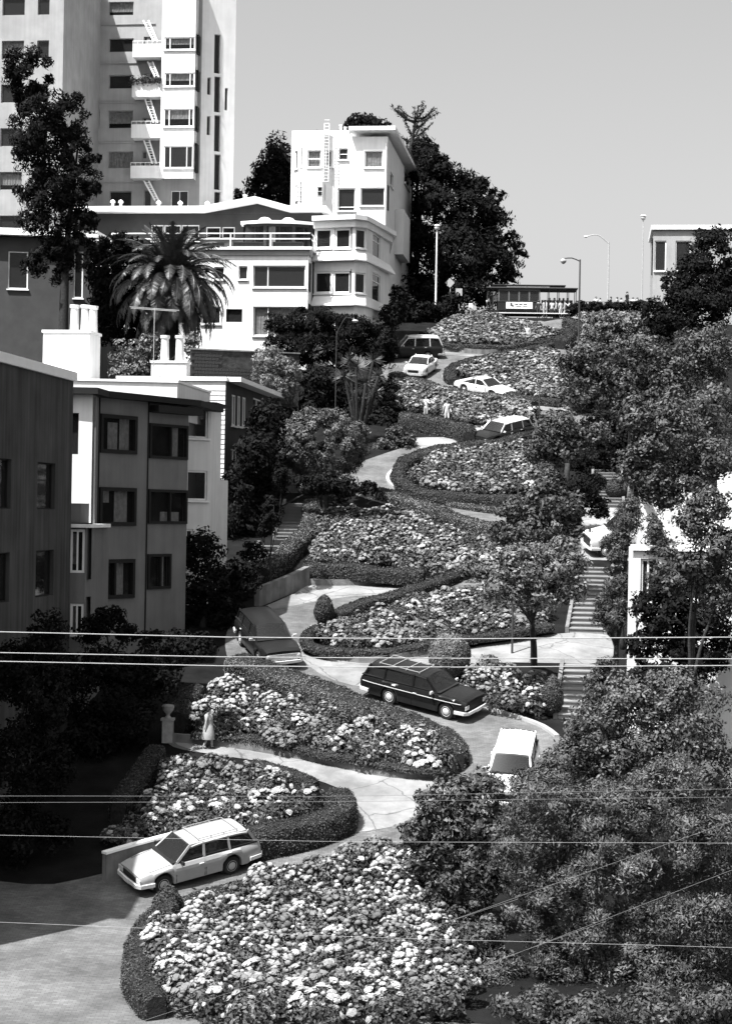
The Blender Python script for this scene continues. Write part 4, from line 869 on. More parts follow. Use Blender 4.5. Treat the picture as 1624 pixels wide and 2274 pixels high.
cb0 = C+SDIR*7+FDIR*.01; g = MB(); g.obox(cb0+UP*(P(880, 540, 164).z-C.z), SDIR*6, FDIR*.8, UP*4.2); g.build('side_bay', 'white_stucco', T)
cb0 = C+SDIR*9+FDIR*.83; 
chim(T, A+FDIR*3.6+SDIR*4, .9, .7, zt, zt+1.1, 'white_paint', pots=[(.3, .16, .8), (.75, .16, .6)]); chim(T, A+FDIR*1.6+SDIR*3, .6, .5, zt, zt+.9, 'white_paint')
chim(T, A+FDIR*4.9+SDIR*2, .35, .35, zt, zt+.8, 'white_paint')
PTS = np.array([tuple(A+FDIR*random.uniform(.4, 3.6)+SDIR*random.uniform(.2, .8)+UP*(ztb-A.z+abs(random.gauss(0, .22)))) for _ in range(420)])
stuff_leaves('roof_plants', PTS, np.tile([0, -.3, 1.0], (420, 1)), np.full(420, .12), 'leaf_dark', T)
g = MB()
for k in (0, .45):
    q = f3+FDIR*(.1+k)+NF*.06; g.tube([q+UP*(P(740, 400, 163).z-C.z), q+UP*(ztb+.9-C.z)], .03, 6)
for i in range(20): q = f3+FDIR*.1+NF*.06+UP*(P(740, 400, 163).z-C.z+i*.29); g.bar(q, q+FDIR*.45, .03)
g.build('roof_ladder', 'white_paint', T)

# terrace house: stucco wing, penthouse and round cornered bays (one building)
C = P(684, 600, 142); A = C-FDIR*15.6; zt = P(684, 555, 142).z; zb = gz(138)-1; Bk = A+SDIR*14; E = C+SDIR*14
T = thing('terrace_house', 'white stucco house with roof terrace and round cornered bay behind the palm', 'building', (C.x, C.y, zb))
lw = dict(fw=.1, fm='white_paint', trim=.08, rec=.6, mull=[.28], sill=True)
lwc = dict(lw, curtain=[(0, .9, 0, 1)], glass=LGLASS)
bld(T, [A, C, E, Bk], zb, zt, {0: hpx('O', [(478, 580, 888, 742, lw), (478, 914, 888, 1138, lwc), (360, 583, 420, 680, dict(fw=.08, fm='white_paint', trim=.08, rec=.6)), (160, 590, 230, 680, dict(fw=.08, fm='white_paint', trim=.08, rec=.6)), (255, 930, 378, 1028, DK), (60, 914, 200, 1040, lw)], lw)}, 'white_stucco')
# terrace slab, planters, railing
slab(T, 'terrace_slab', [A+NF*.35, C+NF*.35+FDIR*.3, E+FDIR*.3, Bk], zt+.002, zt+.22, 'white_paint')
slab(T, 'fascia', [A+NF*.12, C+NF*.12+FDIR*.1, E+FDIR*.1, Bk], zt-.42, zt-.002, 'grey_stucco')
g = MB(); r0 = A+NF*.25+UP*(zt+.22-A.z); r1 = C+NF*.25+FDIR*.2+UP*(zt+.22-C.z); r2 = r1+SDIR*3.2
for a, b in ((r0, r1), (r1, r2)):
    for h in (.62, 1.05): g.bar(a+UP*h, b+UP*h, .07, .08)
    k = max(2, int((b-a).length/3.0))
    for i in range(k+1): g.bar(a.lerp(b, i/k), a.lerp(b, i/k)+UP*1.08, .1)
g.build('railing', 'white_paint', T)
for i in range(5):
    p = A.lerp(C, .02+i*.2)+NF*.08; q = A.lerp(C, .17+i*.2)+NF*.08; g = MB(); g.obox(p+UP*(zt+.225-A.z), q-p, -NF*.4, UP*.4); g.build('planter', 'dark_wood', T)
# penthouse
pA = A+SDIR*4.5-FDIR*4; pC = C+SDIR*4.5+FDIR*.3; pz = P(640, 474, 147).z
bld(T, [pA, pC, pC+SDIR*8, pA+SDIR*8], zt+.22, pz, {0: hpx('O', [(95, 265, 200, 345, dict(fw=.08, fm='white_paint', sill=False)), (225, 265, 315, 345, dict(fw=.08, fm='white_paint', sill=False))] , DK) + hpx('N', [(760, 285, 860, 420, WH), (880, 285, 1020, 420, WH), (1040, 285, 1190, 420, WH)], WH)}, 'dark_and_shade_stucco')  # dark tone carries the eave shade on the penthouse walls
pk = P(572, 452, 147).z; g = MB()
def roofline(s): 
    w = (pC-pA).length; a = s*w
    return a
rp = [(-.3, pz), ((fx(455, 470, pA, pC))[0], pz), (fx(571, 452, pA, pC)[0], pk), (fx(645, 470, pA, pC)[0], pz), ((pC-pA).length+.5, pz)]
for i in range(4):
    a, b = rp[i], rp[i+1]; o = pA+NF*1.1; p = o+FDIR*a[0]+UP*(a[1]-pA.z); q = o+FDIR*b[0]+UP*(b[1]-pA.z); g.obox(p+UP*.003, q-p, UP*.42, -NF*9)
g.build('penthouse_roof', 'white_paint', T)
g = MB(); gs = [fx(455, 470, pA, pC)[0], fx(571, 452, pA, pC)[0], fx(645, 470, pA, pC)[0]]
g.add([pA+FDIR*gs[0]+UP*(pz-pA.z)+NF*.01, pA+FDIR*gs[2]+UP*(pz-pA.z)+NF*.01, pA+FDIR*gs[1]+UP*(pk-pA.z)+NF*.01], [(0, 1, 2)]); g.build('gable', 'dark_and_shade_stucco', T)  # gable dark as well, eave shade put into its colour
# eight-sided glazed pavilion on the terrace
pc = P(620, 520, 144.6); 
o8 = [Vector((pc.x+3.0*math.cos(a), pc.y+1.35+1.35*math.sin(a), 0)) for a in [math.radians(22.5+45*i+180) for i in range(8)]]; zr = P(620, 493, 144).z
for i in range(8):
    a, b = o8[i], o8[(i+1) % 8]
    if (a.y+b.y)/2 > pc.y+1.6: continue
    st = dict(fw=.09, fm='dark_wood', sill=False, rec=.2, mull=[.5], curtain=[(.1, .35, 0, .95)] if i % 2 else None, glass=LGLASS); L_ = (b-a).length
    facade(T, a, b, zt+.23, zr, [], 'dark_wood', depth=.1, name='pavilion_wall', holes_sz=[(.06, L_-.06, zt+.35, zr-.12, st)])
g = MB(); o9 = [(pc.x+(p.x-pc.x)*1.13, pc.y+1.35+(p.y-pc.y-1.35)*1.2) for p in o8]; g.prism(o9, zr+.002, zr+.22); g.build('pavilion_roof', 'white_paint', T)
for x in (588, 640): g = MB(); q = P(x, 480, 145.2); g.lathe((q.x, q.y, zr+.22), [(.55, 0), (.5, .15), (.32, .28), (.05, .34)], 12); g.build('skylight_dome', 'white_paint', T)
# round cornered bay wing
q0 = P(697, 600, 144.0); q1 = P(787, 600, 142.9); q2 = P(812, 600, 143.6); q3 = P(826, 600, 145.2); q4 = P(864, 600, 151); q5 = P(864, 600, 158); q6 = q0+SDIR*14
ztc = P(750, 478, 143).z
rw = dict(fw=.16, fm='white_paint', rec=.35, sill=True); rs = dict(fw=.1, fm='white_paint', rec=.4)
bay = dict(fw=.12, fm='white_paint', rec=.4, sill=False, trans=[.72])
bld(T, [q0, q1, q2, q3, q4, q5, q6], zb, ztc-.9, {
    0: hpx('O', [(985, 282, 1097, 420, rw), (1145, 282, 1252, 420, rw), (980, 632, 1097, 785, rw), (1130, 632, 1250, 785, rw), (1130, 985, 1260, 1150, rw)], rw),
    1: hpx('O', [(1312, 285, 1380, 430, rs), (1306, 640, 1376, 795, rs), (1310, 1000, 1370, 1150, rs)], rs),
    3: hpx('O', [(1440, 262, 1500, 540, bay), (1440, 650, 1500, 880, bay), (1440, 1000, 1500, 1150, bay)], bay)}, 'white_stucco', mats={2: 'white_stucco'})
def outl(k): 
    ps = [q0, q1, q2, q3, q4]; c = Vector((sum(p.x for p in ps)/5, sum(p.y for p in ps)/5+6, 0)); return [p+(V2(p)-c).normalized()*k for p in ps]+[q5, q6]
slab(T, 'cornice', outl(.55), ztc-.35, ztc, 'white_paint'); slab(T, 'cornice', outl(.25), ztc-.898, ztc-.352, 'white_stucco')
for (xx, ya, yb) in ((1100, 455, 530), (1100, 815, 895)):
    zu = onplane(q0, q1, *z1('O', xx, ya))[1]; zd = onplane(q0, q1, *z1('O', xx, yb))[1]; g = MB(); a = outl(.02)[:5]; b = outl(.5)[:5]
    for i in range(4):
        g.quad(Vector((b[i].x, b[i].y, zd)), Vector((b[i+1].x, b[i+1].y, zd)), Vector((a[i+1].x, a[i+1].y, zu)), Vector((a[i].x, a[i].y, zu)))
        g.quad(Vector((b[i].x, b[i].y, zd-.08)), Vector((b[i+1].x, b[i+1].y, zd-.08)), Vector((b[i+1].x, b[i+1].y, zd)), Vector((b[i].x, b[i].y, zd)))
        g.quad(Vector((a[i].x, a[i].y, zd-.08)), Vector((a[i+1].x, a[i+1].y, zd-.08)), Vector((b[i+1].x, b[i+1].y, zd-.08)), Vector((b[i].x, b[i].y, zd-.08)))
    g.build('skirt_roof', 'white_paint', T)
chim(T, P(530, 440, 150), .9, .8, pz, pz+1.3, 'white_stucco', pots=[(.5, .2, .6)])
for x in (250, 268, 352, 400, 460): 
    q = P(x, 462, 149); g = MB(); g.lathe((q.x, q.y, pz+.42), [(.12, 0), (.12, .5), (.22, .55), (.2, .68), (.03, .8)], 10); g.build('roof_vent', 'white_paint', T)

# dark houses at the left edge behind the palm
q = P(245, 600, 132); T = thing('dark_house', 'dark timber house with pale eave at the left edge beside the palm', 'building', (q.x, q.y, gz(132)))
bld(T, [P(-40, 600, 130), P(205, 600, 131), P(205, 600, 131)+SDIR*8, P(-40, 600, 130)+SDIR*8], gz(128)-1, P(200, 532, 131).z, {0: [(166, 560, 182, 660, WH), (166, 760, 180, 840, WH), (20, 560, 60, 640, WH)]}, 'dark_and_shade_stucco')
e = P(205, 600, 131); slab(T, 'eave', [P(-40, 600, 130)+NF*.6, e+NF*.6+FDIR*.5, e+SDIR*8+FDIR*.5, P(-40, 600, 130)+SDIR*8], P(200, 530, 131).z, P(200, 515, 131).z, 'white_paint')
bld(T, [P(202, 600, 129.5), P(246, 600, 129.3), P(246, 600, 129.3)+SDIR*3, P(202, 600, 129.5)+SDIR*3], P(225, 606, 129).z, P(225, 530, 129).z, {0: [(207, 540, 242, 590, dict(WH, mull=[.55]))]}, 'white_stucco')

# low wall of dark blocks behind the young tree
A = P(424, 800, 112); B = P(664, 800, 114); d = (V2(B)-V2(A)); L = d.length; d.normalize(); n = Vector((d.y, -d.x, 0)); ztop = P(540, 781, 113).z; zlow = ztop-3.3
T = thing('block_wall', 'dark block wall above the white shingled house, behind the young tree', 'wall', (A.x, A.y, zlow))
g = MB(); g.obox(V2(A)+UP*zlow-n*.3, d*L, UP*(ztop-zlow), n*.3); g.build('core', 'block', T)
g = MB(); g.obox(V2(A)+UP*(ztop+.002)-n*.36-d*.05, d*(L+.1), UP*.08, n*.45); g.build('coping', 'concrete_wall', T)
bm_ = MB(); bw_, bh_ = .43, .21; bm_.obox((0, 0, 0), d*(bw_-.025), UP*(bh_-.025), n*.035); bmesh_ = bm_.mesh('block'); bmesh_.materials.append(M('block'))
for j in range(int((ztop-zlow)/bh_)):
    for i in range(int(L/bw_)):
        if j < 5 and i > 3: continue
        o = bpy.data.objects.new('block', bmesh_); COL.objects.link(o); o.parent = T
        o.location = V2(A)+d*(i*bw_+(bw_/2 if j % 2 and i < int(L/bw_)-1 else 0))+UP*(ztop-(j+1)*bh_)+n*(.002+random.uniform(0, .012))-org(T)

# white shingled house
C = P(500, 900, 98); A = C-FDIR*6; E = C+SDIR*14; Bk = A+SDIR*14; zt = P(500, 846, 98).z; zb = gz(96)-1.5
T = thing('shingled_house', 'white shingled house with two tall chimney pots, left of the young tree', 'building', (C.x, C.y, zb))
sh = dict(fw=.09, fm='white_paint', sill=True, rec=.3, mull=[.5], mw=.16)
bld(T, [A, C, E, Bk], zb, zt, {1: hpx('K', [(1338, 215, 1372, 455, sh), (1385, 225, 1412, 460, sh), (1425, 235, 1455, 462, sh), (1330, 665, 1378, 905, sh)], sh)+[(562, 888, 580, 948, sh), (563, 1005, 577, 1045, sh)]}, 'shingle', mats={1: 'dark_and_shade_stucco'})  # street side gets a dark tone standing in for its shade
bo = MB(); NB = .26; bo.add([(0, 0, 0), tuple(FDIR*5.99), tuple(FDIR*5.99+UP*NB), tuple(UP*NB), tuple(NF*.045), tuple(FDIR*5.99+NF*.045), tuple(FDIR*5.99+NF*.012+UP*NB), tuple(NF*.012+UP*NB)], [(4, 5, 6, 7), (0, 1, 5, 4), (1, 2, 6, 5), (0, 4, 7, 3), (3, 7, 6, 2)])
bme = bo.mesh('siding_board'); bme.materials.append(M('shingle'))
for i in range(int((zt-zb)/NB)):
    if zb+i*NB < gz(98)-.2: continue
    o = bpy.data.objects.new('siding_board', bme); COL.objects.link(o); o.parent = T; o.location = V2(A)+NF*.003+FDIR*random.uniform(0, .008)+UP*(zb+i*NB)-org(T)
slab(T, 'parapet', [A+NF*.1, C+NF*.1+FDIR*.06, C+SDIR*.4+FDIR*.06, A+SDIR*.4], zt+.002, zt+.22, 'white_paint')
slab(T, 'eave', [C+SDIR*.41-FDIR*.5, C+SDIR*.41+FDIR*.75, E+FDIR*.75+SDIR*.4, E-FDIR*.5+SDIR*.4], zt+.002, zt+.25, 'white_paint')
chim(T, P(335, 830, 99), 1.95, .9, zt-1, P(375, 806, 99).z, 'shingle', pots=[(.33, .25, 1.4), (.75, .25, 1.4)])
# antenna
a0 = P(342, 810, 97); tn = thing('antenna', 'thin television antenna standing before the palm', 'antenna', (a0.x, a0.y, zt)); g = MB()
tp = P(343, 684, 97); g.tube([Vector((tp.x, tp.y, zt)), tp], .02, 6); g.build('mast', 'pole_grey', tn); g = MB()
for (xa, ya, xb, yb) in ((288, 681, 398, 689), (290, 684, 392, 691)): g.bar(P(xa, ya, 97), P(xb, yb, 97), .03)
g.build('boom', 'pole_grey', tn)

# grey house with dark framed windows
p0 = P(20, 1000, 73.2); p1 = P(204, 1000, 73.5); p2 = P(218, 1000, 75.4); p3 = P(327, 1000, 78.2); p4 = P(417, 1000, 80.6); p5 = P(430, 1000, 86)
zt = P(205, 876, 73.5).z; zb = gz(76)-2.5
T = thing('grey_house', 'grey stucco house with big black framed windows at the left', 'building', (p1.x, p1.y, zb))
bk = dict(fw=.16, fm='dark_frame', sill=False, rec=.1, proud=.1, glass=LGLASS, curtain=[(.62, .9, .02, 1), (.3, .55, .0, .8)])
bk2 = dict(fw=.12, fm='dark_frame', sill=False, rec=.1, proud=.1, mull=[.55], curtain=[(.6, .85, .05, 1)], glass=LGLASS)
bk3 = dict(bk, mull=[.45], curtain=[(.02, .35, .0, .8), (.6, .8, .02, 1)])
LB = P(-40, 1000, 73)
bld(T, [p0, p1, p2, p3, p4, p4+Vector((-1.3, 6, 0)), p0+SDIR*9], zb, zt, {
    0: hpx('K', [(-40, 362, 62, 690, DK), (-300, 362, -180, 690, DK)], DK), 2: hpx('K', [(246, 372, 548, 700, bk), (238, 972, 540, 1290, dict(bk, curtain=[(0, .35, .6, .95), (.5, .85, .02, 1)])), (226, 1566, 528, 1885, bk3)], bk),
    3: hpx('K', [(652, 450, 968, 745, bk2), (642, 990, 962, 1275, dict(bk2, curtain=[(.4, .9, 0, .35)])), (636, 1522, 828, 1808, bk2)], bk2)}, 'beige_stucco', mats={0: 'white_stucco'})
# plaster joints, drain pipe and the dark canopy over the second bay
g = MB()
for q in (p2, p3): g.obox(V2(q)+Vector((.004, -.012, 0))+UP*zb, Vector((.03, .05, 0)), UP*(zt-zb-.01), Vector((.03, -.02, 0)))
g.build('plaster_joint', 'dark_frame', T)
g = MB(); q = p1+Vector((.10, .12, 0)); g.tube([V2(q)+UP*(zt-.1), V2(q)+UP*zb], .05, 8); g.build('drain_pipe', 'beige_stucco', T)
dd = (V2(p4)-V2(p3)).normalized(); nn_ = Vector((dd.y, -dd.x, 0)); g = MB(); g.obox(V2(p3)+dd*.05+UP*(zt-.42)+nn_*.004, dd*((p4-p3).length+.25), nn_*.55, UP*.3); g.build('canopy', 'dark_frame', T)
# flat dark roof edge
slab(T, 'roof_edge', [p0+NF*.3, p1+NF*.35+FDIR*.3, p2+Vector((.45, -.3, 0)), p3+Vector((.45, -.3, 0)), p4+Vector((.55, -.1, 0)), p4+SDIR*5+FDIR*.55, p0+SDIR*6], zt+.002, zt+.26, 'dark_frame')
w0 = P(-20, 1000, 80); w1 = P(391, 1000, 80.5); w2 = w1+SDIR*7; w1z = P(391, 850, 80.5).z
bld(T, [w0, w1, w2, w0+SDIR*7], zt-.6, w1z, {}, 'white_stucco')
slab(T, 'parapet', [w0+NF*.06, w1+NF*.06+FDIR*.05, w2+FDIR*.05, w0+SDIR*7], w1z+.002, w1z+.1, 'white_paint')
chim(T, P(95, 800, 84)+Vector((0, 0, 0)), 2.2, 1.8, zt, P(200, 740, 84).z, 'white_stucco', pots=[(.55, .22, 1.25), (.78, .22, 1.25), (.95, .22, 1.2)])
# set back part
c0 = P(416, 1000, 84.2); c1 = P(467, 1000, 85.2)
cw = dict(fw=.08, fm='white_paint', sill=True, rec=.3); 
bld(T, [c0, c1, c1+SDIR*2.4, c0+SDIR*2.4], zb, P(440, 900, 85).z, {0: hpx('K', [(978, 320, 1132, 555, dict(cw, curtain=[(0, 1, .62, 1)], glass=LGLASS)), (972, 845, 1125, 1068, cw), (960, 1330, 1008, 1550, cw)], cw)}, 'white_stucco')
slab(T, 'roof_edge', [c0+NF*.4, c1+NF*.4+FDIR*.35, c1+SDIR*2.8+FDIR*.35, c0+SDIR*2.8], P(440, 900, 85).z+.002, P(440, 896, 85).z+.06, 'dark_frame')
c2 = P(467, 1000, 87); c3 = P(489, 1000, 87.5); bld(T, [c2, c3, c3+SDIR*2, c2+SDIR*2], zb, P(478, 1065, 87).z, {}, 'white_stucco')
# lower wing at the far left
l0 = P(-60, 1200, 71.0); l1 = P(190, 1200, 71.6); lz = P(190, 1172, 71.5).z
lwn = dict(fw=.1, fm='white_paint', sill=False, rec=.2, mull=[.5], curtain=[(.05, .45, .2, .9)], glass=LGLASS)
bld(T, [l0, l1, l1+SDIR*3.5, l0+SDIR*3.5], zb-1, lz, {0: [(160, 1180, 186, 1268, lwn), (160, 1345, 184, 1410, lwn)]}, 'beige_stucco')
slab(T, 'roof_edge', [l0+NF*.2, l1+NF*.2+FDIR*.2, l1+SDIR*3+FDIR*.2, l0+SDIR*3], lz+.002, lz+.14, 'white_paint')
slab(T, 'parapet', [l0-NF*.3, l1-NF*.3-FDIR*.3, l1+SDIR*1.5-FDIR*.3, l0+SDIR*1.5], lz+.142, lz+.95, 'beige_stucco')

# tall house just outside the left edge, whose shadow falls on the lower beds
r1 = P(150, 1600, 70.2); r0 = r1-SDIR*22; r2 = r1-FDIR*9; r3 = r0-FDIR*9; zb = gz(50)-2; zt = gz(66)+14.4
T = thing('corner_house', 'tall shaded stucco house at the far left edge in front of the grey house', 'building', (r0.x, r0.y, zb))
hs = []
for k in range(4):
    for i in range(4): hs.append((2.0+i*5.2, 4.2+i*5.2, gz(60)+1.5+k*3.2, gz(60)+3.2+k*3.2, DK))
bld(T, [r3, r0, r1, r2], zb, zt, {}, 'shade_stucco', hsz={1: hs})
slab(T, 'cornice', [r3+NF*.3, r0+NF*.3+FDIR*.12, r1+FDIR*.12+SDIR*.1, r2+SDIR*.1], zt+.002, zt+.35, 'white_paint')

# white corner house at the right edge
h0 = P(1404, 1300, 66); h1 = h0+FDIR*9; zt = P(1404, 1222, 66).z; zb = gz(64)-2
T = thing('white_corner_house', 'white walled house half hidden by ivy at the right edge', 'building', (h0.x, h0.y, zb))
bld(T, [h0, h1, h1+SDIR*8, h0+SDIR*8], zb, zt, {0: [(1425, 1245, 1450, 1330, dict(WH, mull=[.5])), (1500, 1245, 1560, 1330, WH)]}, 'white_stucco')
slab(T, 'parapet', [h0+NF*.12-FDIR*.1, h1+NF*.12, h1+SDIR*.5, h0+SDIR*.5-FDIR*.1], zt+.002, zt+.2, 'white_paint')
h0 = P(1416, 1100, 92); h1 = h0+FDIR*10; zt = P(1416, 1045, 92).z
T = thing('upper_corner_house', 'white house with dark window behind the drooping tree at right', 'building', (h0.x, h0.y, gz(90)))
bld(T, [h0, h1, h1+SDIR*8, h0+SDIR*8], gz(88)-1, zt, {0: [(1421, 1049, 1500, 1093, dict(DK, fw=.1, mull=[.4], fm='grey_stucco')), (1520, 1050, 1590, 1093, DK)]}, 'white_stucco')
h0 = P(1448, 600, 168); h1 = h0+FDIR*9; zt = P(1448, 510, 168).z
T = thing('hilltop_house', 'brick house corner on the skyline at the right edge', 'building', (h0.x, h0.y, gz(168)))
bld(T, [h0, h1, h1+SDIR*8, h0+SDIR*8], gz(164)-1, zt, {0: [(1454, 536, 1476, 600, WH), (1500, 536, 1530, 600, WH)]}, 'grey_stucco')
slab(T, 'cornice', [h0+NF*.25-FDIR*.2, h1+NF*.25, h1+SDIR*8, h0+SDIR*8-FDIR*.2], zt+.002, zt+.4, 'white_paint')

# ------------------------------------------------------------------ steps, landing, gate piers
def steps(label, pa, pb, width, rise=.2):
    a = G(*pa); b = G(*pb); T = thing('stairway', label, 'steps', a, 'sidewalk stairs'); d = (V2(b)-V2(a)); L = d.length; d.normalize(); r = Vector((d.y, -d.x, 0))
    H = gz(b.y)-gz(a.y); n = max(2, int(round(H/rise))); run = L/n
    bx = MB(); hh = .5; bx.obox(-r*width/2-UP*.05, r*width, d*(run+.03), UP*.05); bx.obox(-r*width/2-UP*(hh-.0)+d*.05, r*width, d*(run-.03), UP*(hh-.052)); me = bx.mesh('step'); me.materials.append(M('step'))
    for i in range(n):
        o = bpy.data.objects.new('step', me); COL.objects.link(o); o.parent = T; o.location = V2(a)+d*run*i+UP*(gz(a.y)+(i+1)*H/n+.06)-org(T)
    g = MB()
    for s in (-1, 1): g.obox(V2(a)+r*(s*(width/2+.1))-r*.08+UP*(gz(a.y)-.2), r*.16, V2(b)-V2(a)+UP*H, UP*.5)
    g.build('stringer', 'concrete_wall', T)
steps('right hand steps above the landing, right of the forked tree', (1300, 1408), (1322, 1262), 1.5, .19)
steps('right hand steps below the landing, beside the upright bush', (1280, 1600), (1292, 1478), 1.5, .19)
steps('right hand steps below the rounded bush in the shade at right', (1350, 1130), (1345, 1020), 1.5, .2)
steps('left hand stairs under the round tree and beside the lit hedge', (640, 1200), (662, 1120), 1.3, .17)
steps('left hand stairs emerging left of the round tree trunk', (642, 1095), (634, 1040), 1.3, .17)
steps('short lower flight of the left hand stairs by the hedge end', (585, 1250), (606, 1214), 1.3, .17)
b0 = G(372, 1646); T = thing('garden_pier', 'pale stone pier with an urn on top left of the woman', 'pier', b0)
g = MB(); g.box(b0+UP*.35, (.4, .4, .9)); g.box(b0+UP*.83, (.5, .5, .08)); g.build('pillar', 'stone', T)
g = MB(); g.lathe(b0+UP*.87, [(.14, 0), (.07, .1), (.08, .16), (.2, .3), (.24, .45), (.2, .5), (.1, .52)], 12); g.build('urn', 'stone', T)

# ------------------------------------------------------------------ vehicles
GN_ = Vector((0, -SLA, 1)).normalized()
def car_matrix(c, hd, nrm=GN_):
    f = Vector((hd.x, hd.y, 0)); f = (f-nrm*f.dot(nrm)).normalized(); l = nrm.cross(f); m = Matrix.Identity(4)
    for i in range(3): m[i][0] = f[i]; m[i][1] = l[i]; m[i][2] = nrm[i]
    m.translation = Vector((c.x, c.y, gz(c.y)+.025)); return m
def interp(pts, x):
    if x <= pts[0][0]: return pts[0][1]
    for (a, b), (c, d) in zip(pts, pts[1:]):
        if x <= c: return b+(d-b)*(x-a)/(c-a+1e-9)
    return pts[-1][1]
def car(name, label, c, hd, S, cat='car'):
    T = thing(name, label, cat, matrix=car_matrix(c, hd), group='cars driving down the crooked street')
    wb, xf, xr, W = S['wb'], S['xf'], S['xr'], S['W']; hw = W/2; paint = S['paint']; rp = S.get('roofpaint', paint); wr = S.get('wr', .31); zb0 = S.get('zb', .2)
    top = S['top']; ax = (wb/2, -wb/2); AR = wr+.06
    def zt(x): return interp(top, x)
    def zb(x):
        z = zb0+(.06 if (x > xf-.35 or x < xr+.4) else 0)
        for a in ax:
            if abs(x-a) < AR: z = max(z, wr+math.sqrt(AR*AR-(x-a)**2))
        return z
    def wy(x):
        t = (x-(xf+xr)/2)/((xf-xr)/2); return hw*(1-.09*abs(t)**7-.025*t*t)
    st = set([round(xr+(xf-xr)*i/34, 4) for i in range(35)]+[round(p[0], 4) for p in top])
    for a in ax:
        st |= {round(a+AR*math.cos(math.pi*k/10), 4) for k in range(11)} | {round(a+AR+.002, 4), round(a-AR-.002, 4)}
    st = sorted(s for s in st if xr <= s <= xf)
    def sec(x):
        b, t, w = zb(x), zt(x), wy(x); h = t-b
        return [(0, b), (.8*w, b), (.965*w, b+.04), (w, b+.38*h), (w*.995, b+.62*h), (w*.965, b+.84*h), (w*.90, t-.012), (w*.80, t+.006), (0, t+.03)]
    b = MB(); K = 9
    for x in st:
        s = sec(x)
        for y, z in s: b.v.append((x, y, z))
        for y, z in s[1:-1][::-1]: b.v.append((x, -y, z))
    R_ = 2*K-2
    for i in range(len(st)-1):
        for k in range(R_): b.f.append((i*R_+k, (i+1)*R_+k, (i+1)*R_+(k+1) % R_, i*R_+(k+1) % R_))
    b.f.append(tuple(range(R_))); b.f.append(tuple((len(st)-1)*R_+k for k in range(R_-1, -1, -1)))
    body = b.mesh('body'); bb = bmesh.new(); bb.from_mesh(body); bmesh.ops.recalc_face_normals(bb, faces=bb.faces); bb.to_mesh(body); bb.free()
    link('body', body, paint, T, smooth=True); body.set_sharp_from_angle(angle=math.radians(28))
    def side(x, f, s, off):
        q = sec(x); ys = [p[0] for p in q[1:8]]; zs = [p[1] for p in q[1:8]]; lo, hi = zs[1], zs[5]; z = lo+(hi-lo)*f
        return Vector((x, s*(interp(list(zip(zs[1:6], ys[1:6])), z)+off), z))
    # doors
    for (da, db) in S.get('doors', []):
        for s in (-1, 1):
            g = MB(); n = 6; m = 6
            for i in range(n+1):
                for j in range(m+1): g.v.append(tuple(side(da+(db-da)*i/n, .04+.94*j/m, s, .007)))
            for i in range(n):
                for j in range(m):
                    a = i*(m+1)+j; g.f.append((a, a+m+1, a+m+2, a+1) if s < 0 else (a, a+1, a+m+2, a+m+1))
            sm_ = MB(); [sm_.bar(side(xx_, .05, s, .008), side(xx_, .5, s, .008), .016, .01) or sm_.bar(side(xx_, .5, s, .008), side(xx_, .97, s, .008), .016, .01) for xx_ in (da, db)]
            d = g.build('door', paint, T); sm_.build('door_seam', 'car_trim', d); g = MB(); p = side(da+.12, .78, s, .03); g.box(p, (.16, .03, .03)); g.build('handle', 'chrome', d)
    if S.get('trim'):
        f_, m_ = S['trim']
        for s in (-1, 1):
            g = MB(); xs_ = [xr+.12+(xf-xr-.3)*i/16 for i in range(17)]
            for a, c2 in zip(xs_, xs_[1:]):
                zA, zB = zt(min(a, S['xwb']-.02))*f_, zt(min(c2, S['xwb']-.02))*f_
                ya, yb = wy(a)+.006, wy(c2)+.006
                g.bar((a, s*ya, zA), (c2, s*yb, zB), .016, .022)
            g.build('side_trim', m_, T)
    # greenhouse
    zr = S['zr']; P_ = S['pillars']; yb_ = lambda x: wy(x)*.87; yr = hw*S.get('ry', .72)
    g = MB(); x0, x1 = S['xrr'], S['xrf']; n, m = 10, 8
    for i in range(n+1):
        t = i/n; x = x0+(x1-x0)*t; dr = S.get('rdrop', .05)*((2*t-1)**4)
        for j in range(m+1):
            u = -1+2*j/m; g.v.append((x, u*(yr+.035), zr-dr+.055*(1-u*u)-(.03 if abs(u) > .99 else 0)))
    for i in range(n):
        for j in range(m): a = i*(m+1)+j; g.f.append((a, a+m+1, a+m+2, a+1))
    o_ = len(g.v)
    for v in g.v[:o_]: g.v.append((v[0]*.995, v[1]*.97, v[2]-.06))
    for i in range(n):
        for j in range(m): a = o_+i*(m+1)+j; g.f.append((a, a+1, a+m+2, a+m+1))
    rim = [j for j in range(m+1)]+[i*(m+1)+m for i in range(1, n+1)]+[n*(m+1)+j for j in range(m-1, -1, -1)]+[i*(m+1) for i in range(n-1, 0, -1)]
    for a, c2 in zip(rim, rim[1:]+rim[:1]): g.f.append((a, c2, o_+c2, o_+a))
    me = g.mesh('roof'); bb = bmesh.new(); bb.from_mesh(me); bmesh.ops.recalc_face_normals(bb, faces=bb.faces); bb.to_mesh(me); bb.free(); roof = link('roof', me, rp, T, smooth=True); me.set_sharp_from_angle(angle=math.radians(40))
    pts = []
    for (xb, xt, w) in P_:
        pts.append((xb, xt, w))
        for s in (-1, 1):
            g = MB(); g.bar((xb, s*yb_(xb), zt(xb)-.04), (xt, s*yr, zr-.02), w, .05, up=(0, s, .3)); g.build('pillar', rp if S.get('pp') is None else S['pp'], T)
